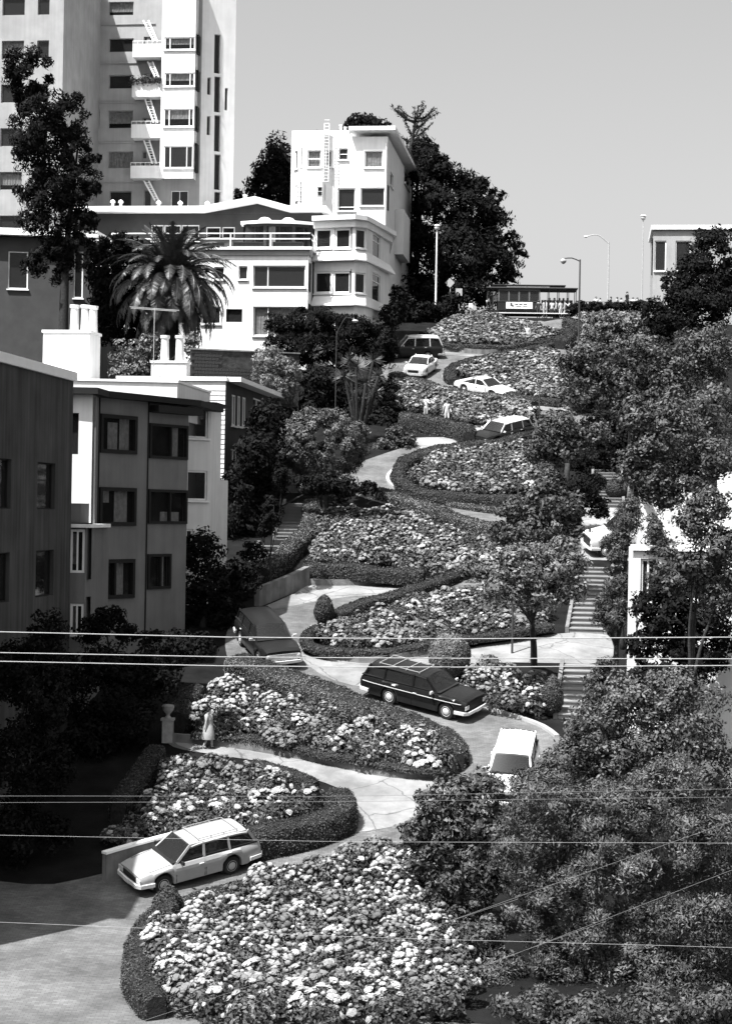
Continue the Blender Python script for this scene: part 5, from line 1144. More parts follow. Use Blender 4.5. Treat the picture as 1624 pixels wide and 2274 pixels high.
    for (p, q) in zip(pts, pts[1:]):
        for s in (-1, 1):
            g = MB(); i_ = .012
            g.quad(Vector((p[0], s*(yb_(p[0])-i_), zt(p[0])-.01)), Vector((q[0], s*(yb_(q[0])-i_), zt(q[0])-.01)), Vector((q[1], s*(yr-i_), zr-.01)), Vector((p[1], s*(yr-i_), zr-.01))); g.build('side_window', CARGLASS, T)
    for nm, (xb, xt, _), bow in (('rear_window', pts[0], -.04), ('windscreen', pts[-1], .05)):
        g = MB(); n = 6
        for i in range(n+1):
            u = -1+2*i/n; k = bow*(1-u*u); g.v.append((xb+k, u*(yb_(xb)-.01), zt(xb)+.0+.02*(1-u*u))); g.v.append((xt+k, u*(yr-.01), zr-.005+.02*(1-u*u)))
        for i in range(n): g.f.append((2*i, 2*i+2, 2*i+3, 2*i+1))
        g.build(nm, CARGLASS, T, smooth=True)
    # seats, wheel
    zs = zt(0)
    for x in S.get('seats', [.1, -.8]):
        for y in (-.33, .33):
            g = MB(); g.box((x, y, zs+.12), (.12, .46, .34)); g.box((x-.02, y, zs+.34), (.09, .24, .13)); g.build('seat', 'car_trim', T, bevel=.03)
    g = MB(); cpt = Vector((S['xwb']-.42, .33, zs+.05)); tb = [cpt+Vector((-.06*math.sin(a)*.6, .19*math.cos(a), .19*math.sin(a))) for a in [2*math.pi*i/16 for i in range(17)]]; g.tube(tb, .014, 5, cap=False); g.build('steering_wheel', 'car_trim', T)
    g = MB(); g.box(((S['xwb']+S['xrr'])/2-.14, 0, zs+.045), (S['xwb']-S['xrr']+.45, W*.86, .03)); g.build('cabin_dark_panel', 'car_trim', T)  # dark panel added at belt height to keep the cabin dark
    # wheels
    for a in ax:
        for s in (-1, 1):
            cc = (a, s*(hw-.13), wr); g = MB()
            g.lathe(cc, [(wr*.62, -.085), (wr*.92, -.085), (wr, -.05), (wr, .05), (wr*.92, .085), (wr*.62, .085)], 24, axis='Y'); w_ = g.build('wheel', 'rubber', T)
            g = MB(); o = s*-1
            g.lathe((a, s*(hw-.13+.03), wr), [(wr*.64, -.05 if s > 0 else .05), (wr*.6, -.06 if s > 0 else .06), (wr*.5, -.045 if s > 0 else .045), (wr*.3, -.075 if s > 0 else .075), (wr*.08, -.085 if s > 0 else .085)][::1], 20, axis='Y')
            me = g.mesh('hubcap', org(w_)); bb = bmesh.new(); bb.from_mesh(me); bmesh.ops.recalc_face_normals(bb, faces=bb.faces); bb.to_mesh(me); bb.free(); link('hubcap', me, S.get('hub', 'chrome'), w_)
    # wheel wells
    g = MB()
    for a in ax: g.box((a, 0, wr+.02), (2*AR-.04, W-.30, .5))
    g.build('wheel_well', 'car_trim', T)
    # front
    fz = zt(xf)
    g = MB(); gw = S.get('gw', .62)*hw
    for i in range(S.get('gn', 6)): g.box((xf+.012, 0, zb0+.28+i*(fz-zb0-.36)/S.get('gn', 6)), (.03, 2*gw, .022))
    gr = g.build('grille', S.get('gm', 'car_trim'), T); g = MB(); g.box((xf+.003, 0, zb0+.26+(fz-zb0-.36)/2), (.02, 2*gw+.03, fz-zb0-.30)); g.build('grille_back', 'car_trim', gr)
    for s in (-1, 1):
        for k in range(S.get('nl', 1)):
            y = s*(wy(xf)*.82-k*.19); g = MB(); r = S.get('lr', .085); hz = (zb0+.26+fz-.06)/2
            if S.get('rect'): g.box((xf+.012, s*wy(xf)*.83, hz), (.03, .26, .15))
            else: g.lathe((xf-.01, y, hz), [(r*1.15, 0), (r*1.15, .03), (r, .035), (r*.5, .055), (.01, .06)], 14, axis='X')
            g.build('headlight', 'lens', T)
    for s, xe, nm in ((1, xf, 'front'), (-1, xr, 'rear')):
        g = MB(); zb_ = zb0+.2; pth = [Vector((xe-s*.45, -wy(xe-s*.45)-.03, zb_)), Vector((xe-s*.02, -wy(xe)-.03, zb_)), Vector((xe+s*.09, -wy(xe)*.85, zb_)), Vector((xe+s*.11, 0, zb_)), Vector((xe+s*.09, wy(xe)*.85, zb_)), Vector((xe-s*.02, wy(xe)+.03, zb_)), Vector((xe-s*.45, wy(xe-s*.45)+.03, zb_))]
        for p, q in zip(pth, pth[1:]): g.bar(p, q, .06, .12)
        bp = g.build('bumper', S.get('bm', 'chrome'), T); g = MB(); g.box((xe+s*.145, 0, zb_-.0), (.012, .34, .13)); g.build('licence_plate', 'plate', bp)
    for s in (-1, 1):
        g = MB(); g.box((xr-.005, s*wy(xr)*.84, zt(xr)-.2), (.03, .2, .22)); g.build('tail_light', 'lens_red', T)
        g = MB(); xm = S['xwb']-.2; g.box((xm, s*(wy(xm)+.07), zt(xm)+.06), (.06, .16, .10)); g.bar((xm, s*(wy(xm)*.88), zt(xm)), (xm, s*(wy(xm)+.03), zt(xm)+.03), .025); g.build('mirror', S.get('mm', 'chrome'), T)
    for s in (-1, 1):
        g = MB(); g.bar((xf-.35, s*(wy(xf-.35)*.80), zt(xf-.35)+.012), (S['xwb']+.12, s*(wy(S['xwb'])*.80), zt(S['xwb']+.12)+.012), .012, .006); g.build('bonnet_seam', 'car_trim', T)
    if S.get('rack'):
        a, c2 = S['rack']; g = MB(); zz_ = zr+.08; rk = .018
        for s in (-1, 1):
            g.bar((a, s*yr*.86, zz_), (c2, s*yr*.86, zz_), rk)
            for i in range(4): x = a+(c2-a)*i/3; g.bar((x, s*yr*.86, zr+.02), (x, s*yr*.86, zz_), rk)
        for i in range(S.get('rackn', 3)): x = a+(c2-a)*i/max(1, S.get('rackn', 3)-1); g.bar((x, -yr*.86, zz_+.001), (x, yr*.86, zz_+.001), .02, .018)
        g.build('roof_rack', S.get('rackm', 'chrome'), T)
    if S.get('ribs'):
        g = MB()
        for i in range(6): y = -yr*.8+yr*1.6*i/5; g.bar((S['xrr']+.1, y, zr+.055*(1-(y/(yr+.03))**2)+.004), (S['xrf']-.15, y, zr+.055*(1-(y/(yr+.03))**2)+.004), .03, .02)
        g.build('roof_rib', paint, roof)
    return T
def wagon(L=4.8, W=1.7, wb=2.62, fo=.85, H=1.45, belt=.92, hood=.86, nose=.78, paint='car_black', **k):
    xf = wb/2+fo; xr = xf-L; xwb = wb/2-.42
    S = dict(wb=wb, xf=xf, xr=xr, W=W, paint=paint, top=[(xr, belt-.06), (xr+.12, belt), (xwb, belt), (xwb+.25, hood+.02), (xf-.25, nose+.03), (xf, nose-.03)], zr=H, xwb=xwb, xrf=xwb-.62, xrr=xr+.42,
             pillars=[(xr+.10, xr+.42, .09), (xr+1.12, xr+1.16, .07), (-.25, -.28, .08), (xwb, xwb-.62, .07)], doors=[(-.22, xwb-.02), (-1.22, -.27)], seats=[.12, -.85])
    S.update(k); return S
def sedan(L=4.7, W=1.72, wb=2.65, fo=.9, H=1.38, belt=.9, hood=.86, nose=.76, deck=.88, paint='car_white', fast=False, **k):
    xf = wb/2+fo; xr = xf-L; xwb = wb/2-.45; xrb = xr+(.35 if fast else .95)
    S = dict(wb=wb, xf=xf, xr=xr, W=W, paint=paint, top=[(xr, deck-.08), (xr+.15, deck), (xrb, belt), (xwb, belt), (xwb+.25, hood+.02), (xf-.3, nose+.04), (xf, nose-.03)], zr=H, xwb=xwb, xrf=xwb-.72, xrr=xrb+(1.35 if fast else .62),
             pillars=[(xrb, xrb+(1.35 if fast else .62), .16), (-.3, -.35, .06), (xwb, xwb-.72, .07)], doors=[(-.28, xwb-.02)] if fast else [(-.28, xwb-.02), (-1.15, -.33)], seats=[.1, -.75])
    S.update(k); return S
def by_wheels(rear, front, tw):   # near-side ground contacts in the picture -> centre, heading
    a, b = G(*rear), G(*front); hd = (V2(b)-V2(a)).normalized(); lft = Vector((-hd.y, hd.x, 0)); off = lft if lft.y > 0 else -lft
    return (V2(a)+V2(b))/2+off*tw/2, hd
c, hd = by_wheels((864.5, 1563), (992, 1599), 1.42)
VOLVO = wagon(4.95, 1.74, 2.68, .85, 1.47, .94, .90, .86, 'car_black', trim=(.80, 'chrome'), rack=(-2.0, -.1), rackn=4, rackm='pole_grey', rect=True, wr=.33, gn=7, gw=.55)
car('station_wagon', 'black station wagon with roof rack and chrome side strip in mid bend', c, hd, VOLVO); VM = car_matrix(c, hd)
c, hd = by_wheels((512, 1941), (362, 1986), 1.36)
car('station_wagon', 'pale station wagon with roof rack at the bottom left, nearest car', c, hd, wagon(4.32, 1.62, 2.45, .78, 1.33, .85, .80, .70, 'car_silver', rack=(-1.55, -.15), rackn=2, rackm='car_silver', rect=True, wr=.3, hub='pole_grey', mm='car_trim', bm='chrome', gw=.5))
a, b = G(1146, 1634, 1.4), G(1131, 1677, 1.4); hd = Vector((-.16, -.985, 0)).normalized(); c = (V2(a)+V2(b))/2+hd*.45
car('station_wagon', 'white ribbed roof station wagon coming head on behind the near bush', c, hd, wagon(4.6, 1.72, 2.55, .85, 1.44, .92, .88, .80, 'car_white', ribs=True, rect=True, rack=(-1.75, -.4), rackn=2, rackm='car_white'))
bp = G(629, 1469, .5); hd = Vector((.33, -.944, 0)).normalized(); c = V2(bp)-hd*2.35
car('old_sedan', 'dark old square bonneted sedan in the shaded left bend', c, hd, wagon(4.75, 1.80, 2.75, .9, 1.48, .95, .93, .90, 'car_dark', nl=1, gn=9, gm='chrome', gw=.7, wr=.33, lr=.1, zb=.24))
c, hd = by_wheels((1160, 978), (1096, 995), 1.4)
car('station_wagon', 'dark station wagon with a white roof in the upper lane', c, hd, wagon(4.8, 1.75, 2.7, .9, 1.40, .88, .85, .76, 'car_dark', roofpaint='car_white', trim=(.45, 'chrome'), bm='chrome'))
c, hd = by_wheels((1030, 874), (1094, 888), 1.4)
car('fastback_coupe', 'white fastback coupe heading right between two hedges', c, hd, sedan(4.7, 1.75, 2.72, .95, 1.27, .86, .80, .66, .84, 'car_white', fast=True, nl=2, bm='car_trim', gw=.8))
c, hd = by_wheels((963, 824), (941.5, 840), 1.4)
car('white_sedan', 'white two tone sedan heading left in the upper bend', c, hd, sedan(4.6, 1.78, 2.65, .9, 1.34, .90, .86, .76, .88, 'car_white', rect=True, gw=.45))
c = V2(G(903, 798)); hd = Vector((-1, -.1, 0)).normalized()
car('shaded_wagon', 'dark van like wagon with pale roof, parked in shade at the top left bend', c+Vector((.3, .8, 0)), hd, wagon(4.6, 1.8, 2.6, .7, 1.75, 1.05, 1.0, .95, 'car_dark', roofpaint='car_white'))
c = V2(G(1385, 1240)); hd = Vector((-.98, -.19, 0)).normalized()
car('white_van', 'white van parked on the drive behind the cypress shrub at right', c+Vector((.1, 1.0, 0)), hd, wagon(4.6, 1.85, 2.5, .75, 1.95, 1.3, 1.2, 1.05, 'car_white', wr=.34, hub='pole_white', zb=.28), cat='van')

# ------------------------------------------------------------------ people
def person_mesh(pose, name):
    J = dict(pel=(0, 0, .95), sp=(0, .01, 1.15), ch=(0, 0, 1.36), nk=(0, .01, 1.49), hd=(0, .03, 1.60), ht=(0, .02, 1.70), fc=(0, .10, 1.58),
             sl=(-.17, 0, 1.41), el=(-.24, -.02, 1.14), wl=(-.25, .07, .92), hl=(-.24, .1, .82), sr=(.17, 0, 1.41), er=(.24, -.02, 1.14), wr=(.25, .07, .92), hr=(.24, .1, .82),
             pl=(-.09, 0, .88), kl=(-.1, .03, .5), al=(-.1, -.03, .09), tl=(-.12, .13, .04), pr=(.09, 0, .88), kr=(.1, .03, .5), ar=(.1, -.03, .09), tr=(.12, .13, .04))
    J.update(pose)
    Rr = dict(pel=.135, sp=.125, ch=.135, nk=.055, hd=.085, ht=.07, fc=.05, sl=.075, el=.045, wl=.033, hl=.036, sr=.075, er=.045, wr=.033, hr=.036, pl=.095, kl=.065, al=.045, tl=.035, pr=.095, kr=.065, ar=.045, tr=.035)
    Ed = [('pel', 'sp'), ('sp', 'ch'), ('ch', 'nk'), ('nk', 'hd'), ('hd', 'ht'), ('hd', 'fc'), ('ch', 'sl'), ('sl', 'el'), ('el', 'wl'), ('wl', 'hl'), ('ch', 'sr'), ('sr', 'er'), ('er', 'wr'), ('wr', 'hr'), ('pel', 'pl'), ('pl', 'kl'), ('kl', 'al'), ('al', 'tl'), ('pel', 'pr'), ('pr', 'kr'), ('kr', 'ar'), ('ar', 'tr')]
    ks = list(J); me = bpy.data.meshes.new(name+'_bones'); me.from_pydata([J[k] for k in ks], [(ks.index(a), ks.index(b)) for a, b in Ed], []); me.update()
    o = bpy.data.objects.new('tmp', me); COL.objects.link(o); o.modifiers.new('s', 'SKIN'); ss = o.modifiers.new('d', 'SUBSURF'); ss.levels = 1
    for i, k in enumerate(ks): sv = me.skin_vertices[0].data[i]; sv.radius = (Rr[k], Rr[k]*(.8 if k in ('pel', 'sp', 'ch') else 1)); sv.use_root = (k == 'pel')
    dg = bpy.context.evaluated_depsgraph_get(); r = bpy.data.meshes.new_from_object(o.evaluated_get(dg)); r.name = name
    bpy.data.objects.remove(o); bpy.data.meshes.remove(me)
    for _ in range(4): r.materials.append(M('skin'))
    for p in r.polygons:
        c = p.center; p.use_smooth = True
        if c.z > 1.46: k = 0
        elif abs(c.x) > .20 and c.z < 1.16 and c.z > .7: k = 0
        elif c.z > .93: k = 1
        elif c.z > .1: k = 2
        else: k = 3
        p.material_index = k
    return r
POSES = [person_mesh({}, 'body'), person_mesh(dict(kl=(-.1, .10, .5), al=(-.1, .12, .09), tl=(-.1, .28, .05), kr=(.1, .0, .5), ar=(.1, -.18, .1), tr=(.1, -.03, .04), wl=(-.25, .16, .95), hl=(-.24, .22, .88), wr=(.27, -.06, .93), hr=(.27, -.08, .83)), 'body'),
         person_mesh(dict(er=(.25, .12, 1.22), wr=(.12, .28, 1.40), hr=(.06, .30, 1.47), el=(-.25, .12, 1.2), wl=(-.1, .28, 1.38), hl=(-.05, .30, 1.45)), 'body'),
         person_mesh(dict(er=(.34, .02, 1.55), wr=(.36, .08, 1.78), hr=(.36, .1, 1.9)), 'body'),
         person_mesh(dict(pel=(0, 0, .75), sp=(0, .03, .95), pl=(-.09, .02, .72), pr=(.09, .02, .72), kl=(-.1, .42, .72), al=(-.1, .5, .32), tl=(-.1, .66, .28), kr=(.1, .42, .72), ar=(.1, .5, .32), tr=(.1, .66, .28), ch=(0, .0, 1.15), nk=(0, .01, 1.28), hd=(0, .03, 1.40), ht=(0, .02, 1.50), fc=(0, .1, 1.38), sl=(-.17, 0, 1.2), sr=(.17, 0, 1.2), el=(-.24, .1, .98), wl=(-.2, .35, 1.02), hl=(-.18, .44, 1.05), er=(.26, .1, .98), wr=(.2, .35, 1.02), hr=(.18, .44, 1.05)), 'body')]
HB = MB(); HB.lathe((0, .0, 1.60), [(.075, -.07), (.105, -.02), (.108, .05), (.08, .11), (.03, .135)], 12); HAIR = HB.mesh('hair')
for v in HAIR.vertices:
    if v.co.y > .03 and v.co.z < 1.63: v.co.y = .03
HAIR.materials.append(M('hair'))
def person(label, pos, face, pose, topm, botm, h=1.7, group=None, hat=None, hair=True, off=0.0, gm=None):
    o = bpy.data.objects.new('person', POSES[pose]); COL.objects.link(o); tag(o, label, 'person', group); ORG[o] = Vector((0, 0, 0))
    if gm is not None: o.matrix_world = gm
    else: o.location = pos; o.rotation_euler = (0, 0, math.atan2(face[1], face[0])-math.pi/2); s = h/1.74; o.scale = (s, s, s)
    for i, m in enumerate(('skin', topm, botm, 'cloth_dark')): o.material_slots[i].link = 'OBJECT'; o.material_slots[i].material = M(m)
    if hair:
        k = bpy.data.objects.new('hair', HAIR); COL.objects.link(k); k.parent = o
        if pose == 4: k.location = (0, 0, -.20)
    return o
b = G(462, 1664); w = person('woman in a long pale dress walking below the pale hydrangeas', b, (1, -.3), 1, 'cloth_light', 'skin', 1.58)
g = MB(); g.lathe((0, 0, 0), [(.11, 1.46), (.19, 1.40), (.165, 1.2), (.15, 1.08), (.19, .95), (.24, .7), (.27, .42), (.265, .40)][::-1], 16); me = g.mesh('dress'); link('dress', me, 'cloth_light', w, smooth=True)
GP = 'visitors and tram passengers at the top of the hill'
b = G(945, 934); person('left visitor in white jacket among flowers above the thick hedge', b, (-.6, -1), 2, 'cloth_white', 'cloth_mid', 1.7)
b = G(991, 944); person('right visitor all in white among flowers above the thick hedge', b, (.2, -1), 1, 'cloth_white', 'cloth_white', 1.7)
b = G(1170, 764); person('person with a raised arm at the edge of the topmost bed', b, (-.5, -1), 3, 'cloth_white', 'cloth_light', 1.6)
pos = [(1194, 705, 'dark', 'cloth_dark', 'cloth_dark', 0, (0, 1), 'person in dark clothes standing in the road beside the cable car'), (1212, 699, 'w', 'cloth_white', 'cloth_white', 0, (-1, .2), 'person all in white leaning on the cable car'), (1224, 698, 'w', 'cloth_white', 'cloth_dark', 2, (0, 1), 'person in white top and dark trousers boarding the cable car'),
       (1233, 699, 'm', 'cloth_mid', 'cloth_dark', 1, (-1, 0), 'person in a grey top behind the stout one at the cable car'), (1243, 703, 'w', 'cloth_white', 'cloth_white', 0, (-.5, 1), 'stout person in a white print shirt and pale trousers at the cable car'), (1253, 700, 'w', 'cloth_light', 'cloth_white', 1, (-1, .3), 'person in pale clothes at the right end of the cable car'), (1262, 699, 'w', 'cloth_white', 'cloth_mid', 2, (-1, 0), 'person in white shirt at the very end of the cable car'),
       (1218, 696, 'd', 'cloth_dark', 'cloth_dark', 0, (0, -1), 'person in dark clothes on the open end of the cable car'), (1229, 695, 'w', 'cloth_white', 'cloth_mid', 2, (0, -1), 'person in white facing out on the open end of the cable car'), (1240, 695, 'm', 'cloth_mid', 'cloth_dark', 0, (-1, 0), 'person in grey seated height inside the open end of the cable car'), (1249, 695, 'd', 'cloth_dark', 'cloth_mid', 2, (1, 0), 'person in a dark top behind the stout one, on the cable car'), (1258, 696, 'w', 'cloth_light', 'cloth_dark', 0, (0, -1), 'person in pale top hanging at the right end pole of the cable car'), (1205, 701, 'm', 'cloth_mid', 'cloth_mid', 1, (1, .3), 'person in grey walking up to the cable car steps')]
for (x, y, _, tm, bm_, ps, fc, lb) in pos: q = P(x, y, 170.0 if y > 697 else 171.2); person(lb, (q.x, q.y-.2, gz(170)+(.03 if y > 697 else .4)), fc, ps, tm, bm_, 1.72, GP)
ter = [P(1305, 690, 171.5), P(1700, 690, 171.5), P(1700, 690, 190), P(1305, 690, 190)]; tz = gz(170)+.9
g = MB(); g.prism([(p.x, p.y) for p in ter], gz(170)-.5, tz); structure(g.build('terrace', 'concrete_wall'))
sk = [(1322, 'cloth_white', 1.6, 'leftmost person in white on the skyline terrace'), (1331, 'cloth_light', 1.55, 'second person in pale top on the skyline terrace, just right of the leftmost'), (1355, 'cloth_dark', 1.75, 'person in dark clothes on the skyline right of the curved lamp'), (1369, 'cloth_light', 1.6, 'person in pale clothes on the skyline left of the tall one'), (1378, 'cloth_mid', 1.6, 'person in grey just left of the tall skyline person'), (1391, 'cloth_dark', 2.0, 'tallest person on the skyline, in a dark top'), (1404, 'cloth_white', 1.6, 'person in white just right of the tall skyline person'), (1414, 'cloth_white', 1.65, 'rightmost person in white on the skyline beside the tall thin mast')]
for i, (x, tm, h, lb) in enumerate(sk): q = P(x, 680, 172.6+(i % 3)*.5); person(lb, (q.x, q.y, tz+.002+(.45 if i == 5 else 0)), (random.uniform(-1, 1), random.uniform(-1, .5)), i % 4 if i % 4 != 3 else 0, tm, 'cloth_mid' if i % 2 else 'cloth_light', min(h, 1.8), GP)
q = P(1391, 680, 172.6+1.0); g = MB(); g.box((q.x, q.y, tz+.225), (.8, .6, .445)); g.box((q.x, q.y, tz+.1), (1.1, .9, .19)); tag(g.build('plinth', 'stone', bevel=.03), 'low stone plinth under the tallest skyline person', 'plinth')
g = MB(); ra, rb = P(1300, 690, 171.8), P(1500, 690, 171.8)
for i in range(29): p = ra.lerp(rb, i/28); g.bar(Vector((p.x, p.y, tz+.002)), Vector((p.x, p.y, tz+1.0)), .04)
for h in (.15, 1.0): g.bar(Vector((ra.x, ra.y, tz+h)), Vector((rb.x, rb.y, tz+h)), .045)
tag(g.build('iron_railing', 'pole_dark'), 'thin iron railing along the skyline terrace at top right', 'railing')
tree('dark clipped shrubs below the skyline railing', [(1290, 684, 26, 14), (1322, 684, 28, 12), (1270, 690, 16, 12), (1360, 682, 30, 10), (1410, 680, 34, 12)], 168, ls=.14, m='leaf_dark', cov=1.2, tr=.06, name='evergreen_shrub', cat='shrub')
for (dx, lb) in ((.35, 'driver with bare arm at the wheel of the black station wagon'),):
    mm = VM @ Matrix.Translation((.22, .33, .0)) @ Matrix.Rotation(-math.pi/2, 4, 'Z') @ Matrix.Scale(.93, 4)
    mm = mm @ Matrix.Translation((0, 0, -.02)); person(lb, None, None, 4, 'cloth_white', 'cloth_dark', gm=mm)

# ------------------------------------------------------------------ cable car
o = P(1178, 698, 171.0); mx = Matrix.Translation((o.x, o.y, gz(171)+.03)) @ Matrix.Rotation(math.radians(-2.5), 4, 'Z') @ Matrix.Diagonal((1, 1, 1.16, 1))
T = thing('cable_car', 'dark cable car with open right end crossing at the top of the hill', 'cable car', matrix=mx)
Lc, Wc = 8.5, 2.3; g = MB(); g.box((0, 0, .5), (Lc-.6, Wc-.2, .3)); g.build('underframe', 'tram_dark', T)
for s in (-1, 1): g = MB(); g.box((0, s*(Wc/2+.12), .40), (Lc-1.0, .28, .07)); g.build('running_board', 'tram_light', T)
g = MB(); x0, x1 = -3.1, .75
g.box(((x0+x1)/2, -Wc/2+.05, 1.0), (x1-x0, .08, .7)); g.box(((x0+x1)/2, Wc/2-.05, 1.0), (x1-x0, .08, .7)); g.box((x0, 0, 1.2), (.08, Wc-.2, 1.1)); g.box((x1, 0, 1.2), (.08, Wc-.2, 1.1)); g.build('cabin', 'tram_dark', T)
for s in (-1, 1):
    g = MB(); g.box(((x0+x1)/2, s*(Wc/2-.02), 1.36), (x1-x0, .1, .06)); g.box(((x0+x1)/2, s*(Wc/2-.02), 2.28), (x1-x0, .1, .18)); g.build('window_rail', 'pole_dark', T)
    for i in range(5): x = x0+.04+(x1-x0-.08)*i/4; g = MB(); g.box((x, s*(Wc/2-.05), 1.8), (.13, .09, .95)); g.build('window_post', 'tram_post', T)
    for i in range(4): xa = x0+.1+(x1-x0-.08)*i/4; g = MB(); g.box((xa+(x1-x0)/8-.05, s*(Wc/2-.07), 1.8), ((x1-x0)/4-.14, .02, .84)); g.build('pane', GLASS, T)
g = MB(); g.box((0, 0, 2.43), (Lc, Wc+.3, .10)); g.box((0, 0, 2.36), (Lc-.3, Wc+.1, .05)); rf = g.build('roof', 'tram_mid', T, bevel=.03)
g = MB(); g.box((-.25, 0, 2.58), (Lc-2.4, 1.3, .2)); g.build('clerestory', 'tram_dark', rf); g = MB(); g.box((-.25, 0, 2.71), (Lc-1.7, 1.6, .06)); g.build('clerestory_roof', 'tram_mid', rf)
g = MB(); g.box((-.35, -.655, 2.58), (Lc-4.5, .02, .1)); g.build('name_board', 'tram_light', rf)
for x in (-4.1, -3.6, 1.6, 2.5, 3.4, 4.1):
    for s in (-1, 1): g = MB(); g.tube([(x, s*(Wc/2-.05), .62), (x, s*(Wc/2-.05), 2.36)], .035, 6); g.build('grab_pole', 'tram_mid', T)
g = MB(); g.box((2.4, 0, .95), (2.9, .5, .08)); g.box((2.4, 0, 1.3), (2.9, .08, .6)); g.build('bench', 'tram_mid', T)
g = MB(); g.box((-1.15, -Wc/2-.01, 1.03), (2.45, .03, .52)); sg = g.build('advert_panel', 'paper', T)
g = MB(); yy = -Wc/2-.028
for (x, z, w, h) in ((-1.9, 1.1, .18, .26), (-1.75, .98, .12, .2), (-1.4, 1.1, .3, .09), (-1.02, 1.1, .3, .09), (-.6, 1.1, .34, .09), (-1.2, .93, .5, .06), (-.6, .93, .4, .06)): g.box((x, yy, z), (w, .006, h))
g.build('print', 'print', sg)
for x in (-2.4, 2.4):
    for s in (-.6, .6): g = MB(); g.lathe((x, s, .3), [(.3, -.05), (.3, .05)], 14, axis='Y'); g.build('wheel', 'tram_dark', T)
for s in (-1, 1): g = MB(); g.lathe((s*4.15, 0, 1.4), [(.14, -.05), (.14, .05)], 12, axis='X'); g.build('headlight', 'lens', T)
g = MB(); g.box((-3.7, 0, .64), (1.2, Wc-.3, .06)); g.box((2.4, 0, .66), (3.2, Wc-.3, .06)); g.build('platform', 'tram_dark', T)
for (x, lb) in ((-3.75, 'gripman in dark clothes at the left end of the cable car'), (-3.3, 'person in white shirt inside the left end of the cable car')):
    q = mx @ Vector((x, -.5, .68)); person(lb, q, (0, -1), 0, 'cloth_dark' if x < -3.5 else 'cloth_white', 'cloth_dark', 1.62, GP)

# ------------------------------------------------------------------ lamps, signs, wires
def lamp(label, base, top, Y, r, m, arm=None, globe=.22, name='street_lamp', gm='lens'):
    b = P(base[0], base[1], Y); t = P(top[0], top[1], Y); b = Vector((t.x*.5+b.x*.5, Y, min(b.z, gz(Y)))); t = Vector((b.x, Y, t.z))
    T = thing(name, label, 'street lamp', b, 'street lamps'); g = MB()
    g.tube([b-UP*.2, b+UP*.6, b+UP*.62, t], [r*1.6, r*1.5, r, r*.7], 10); g.build('post', m, T, smooth=False)
    if arm:
        e = P(arm[0], arm[1], Y); g = MB(); mid = Vector(((t.x+e.x)/2, Y, max(t.z, e.z)+.25*abs(t.z-e.z)+.05)); g.tube(smooth_path([t-UP*.15, mid, e], .3), r*.55, 8); g.build('arm', m, T)
    else: e = t
    g = MB()
    if arm and globe < .2: g.lathe(e, [(.02, .08), (.16, .05), (.2, -.02), (.1, -.1), (.02, -.12)][::-1], 12)
    else: g.lathe(e+UP*(0 if not arm else -.2), [(.06, -.24), (.2, -.12), (.25, .02), (.2, .14), (.05, .2)], 14); 
    g.build('lantern', gm, T, smooth=False)
    if not arm: g = MB(); g.lathe(e+UP*.2, [(.3, 0), (.22, .08), (.03, .14)], 14); g.build('cap', 'pole_white', T)
lamp('white lamp post with a capped globe in front of the cypress', (968, 690), (968, 506), 166, .09, 'pole_white')
lamp('tall curved arm lamp post in front of the skyline, right of the cable car', (1281, 800), (1289, 576), 148, .085, 'pole_dark', arm=(1250, 574), gm='pole_grey')
lamp('street lamp with long flat head on the skyline terrace', (1348, 690), (1351, 537), 174, .085, 'pole_grey', arm=(1300, 525), globe=.15, gm='pole_white')
lamp('tall thin twin head mast at the right on the skyline', (1424, 690), (1427, 484), 178, .06, 'pole_grey', globe=.2, gm='pole_grey')
lamp('thin dark lamp post with curved arm before the feathery shrub', (745, 960), (745, 735), 112, .03, 'pole_dark', arm=(788, 712), globe=.15, gm='pole_grey')
def post(label, x, y0, y1, r=.05):
    b = G(x, y1); t = P(x, y0, b.y); T = thing('dark_post', label, 'post', b, 'thin dark posts among the beds'); g = MB(); g.tube([b-UP*.2, Vector((b.x, b.y, t.z))], [r, r*.8], 8); g.build('shaft', 'pole_dark', T)
    g = MB(); g.lathe(Vector((b.x, b.y, t.z)), [(r*.9, 0), (r*1.5, .05), (r*1.2, .14), (.01, .2)], 8); g.build('finial', 'pole_dark', T)
post('thin dark post right of the third flower bed', 1196, 852, 930)
post('thin dark post at the right of the wide hedge bend', 1147, 1072, 1230)
post('thin dark post in front of the forked street tree', 1136, 1340, 1452)
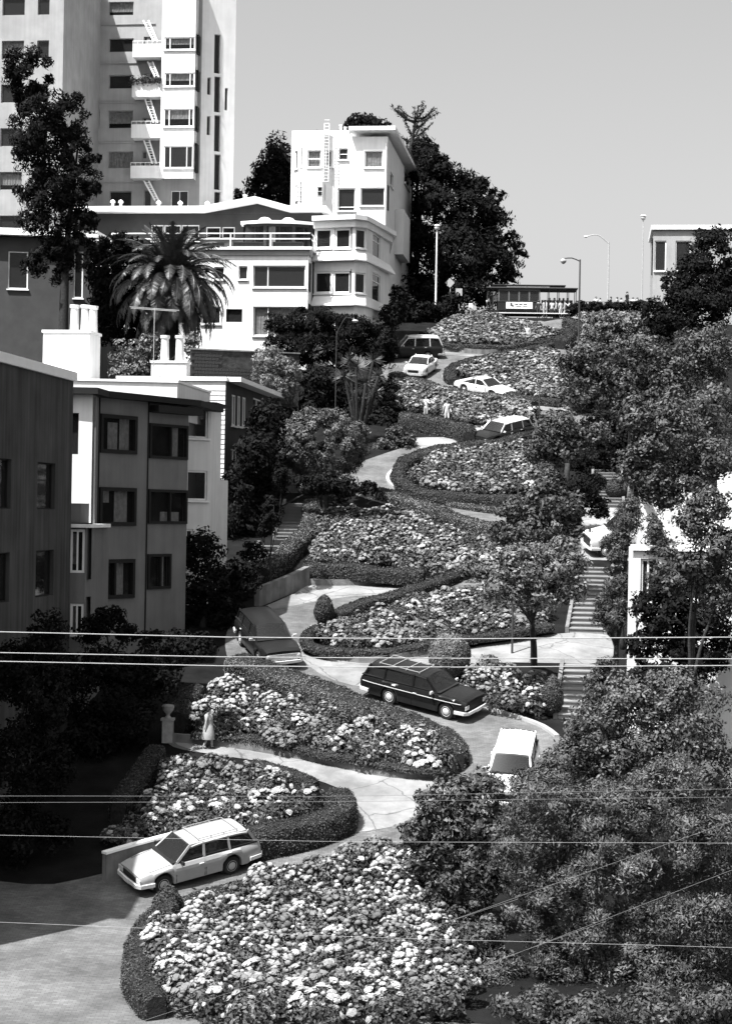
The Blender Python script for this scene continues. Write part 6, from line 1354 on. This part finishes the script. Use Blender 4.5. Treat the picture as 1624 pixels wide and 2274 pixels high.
def sign(label, x, y, ybase, Y, shape, w):
    b = P(x, ybase, Y); b.z = min(b.z, gz(Y)); c = P(x, y, Y); T = thing('road_sign', label, 'sign', b); g = MB(); g.tube([b, Vector((b.x, Y, c.z+w*.3))], .035, 6); g.build('post', 'pole_grey', T); g = MB()
    g.box(c-Vector((0, .06, 0)), (w, .02, w if shape != 'r' else w*1.3), R=Matrix.Rotation(math.radians(45), 3, 'Y') if shape == 'd' else None); g.build('plate', 'pole_grey' if shape != 'w' else 'paper', T)
sign('diamond warning sign in shade left of the cable car', 998, 628, 700, 167, 'd', .62)
sign('small rectangular sign in shade beside the diamond sign', 1018, 650, 700, 167.5, 'r', .6)
sign('small pale sign at the top left corner of the topmost bed', 1044, 678, 700, 165, 'w', .38)
def wire(label, pts, Y, r, m='wire'):
    w = [P(x, y, Y) for x, y in pts]; d0 = (w[0]-w[1]).normalized(); d1 = (w[-1]-w[-2]).normalized(); w = [w[0]+d0*40]+w+[w[-1]+d1*40]
    g = MB(); g.tube(smooth_path(w, 2.0), r, 6); tag(g.build('overhead_wire', m), label, 'wire', 'overhead wires crossing the view')
wire('uppermost of the three bright overhead wires', [(163, 1407), (516, 1415), (1000, 1418.5), (1465, 1416)], 36, .0095)
wire('middle one of the three bright overhead wires', [(163, 1452.5), (516, 1459), (1000, 1462), (1465, 1463)], 36, .009)
wire('lowest of the three bright overhead wires', [(163, 1472), (516, 1479), (1000, 1481.5), (1465, 1479)], 36, .009)
wire('faint overhead wire across the lower flower bed, upper of a close pair', [(163, 1768), (766, 1768), (1465, 1755)], 34, .003, 'wire_dark')
wire('faint overhead wire across the lower flower bed, lower of a close pair', [(163, 1782), (766, 1780), (1465, 1772)], 34, .003, 'wire_dark')
wire('faint overhead wire crossing above the pale station wagon', [(163, 1858), (766, 1869), (1465, 1872)], 34, .0027, 'wire')
wire('faint overhead wire crossing the nearest bed near the bottom', [(163, 2055), (766, 2080), (1465, 2100)], 34, .003, 'wire')
wire('faint slanting wire in the bottom right, the uppermost', [(800, 2110), (990, 2048), (1465, 1880)], 34, .003, 'wire_dark')
wire('faint slanting wire in the bottom right, the lowermost', [(1000, 2170), (1166, 2110), (1465, 1994)], 34, .003, 'wire_dark')
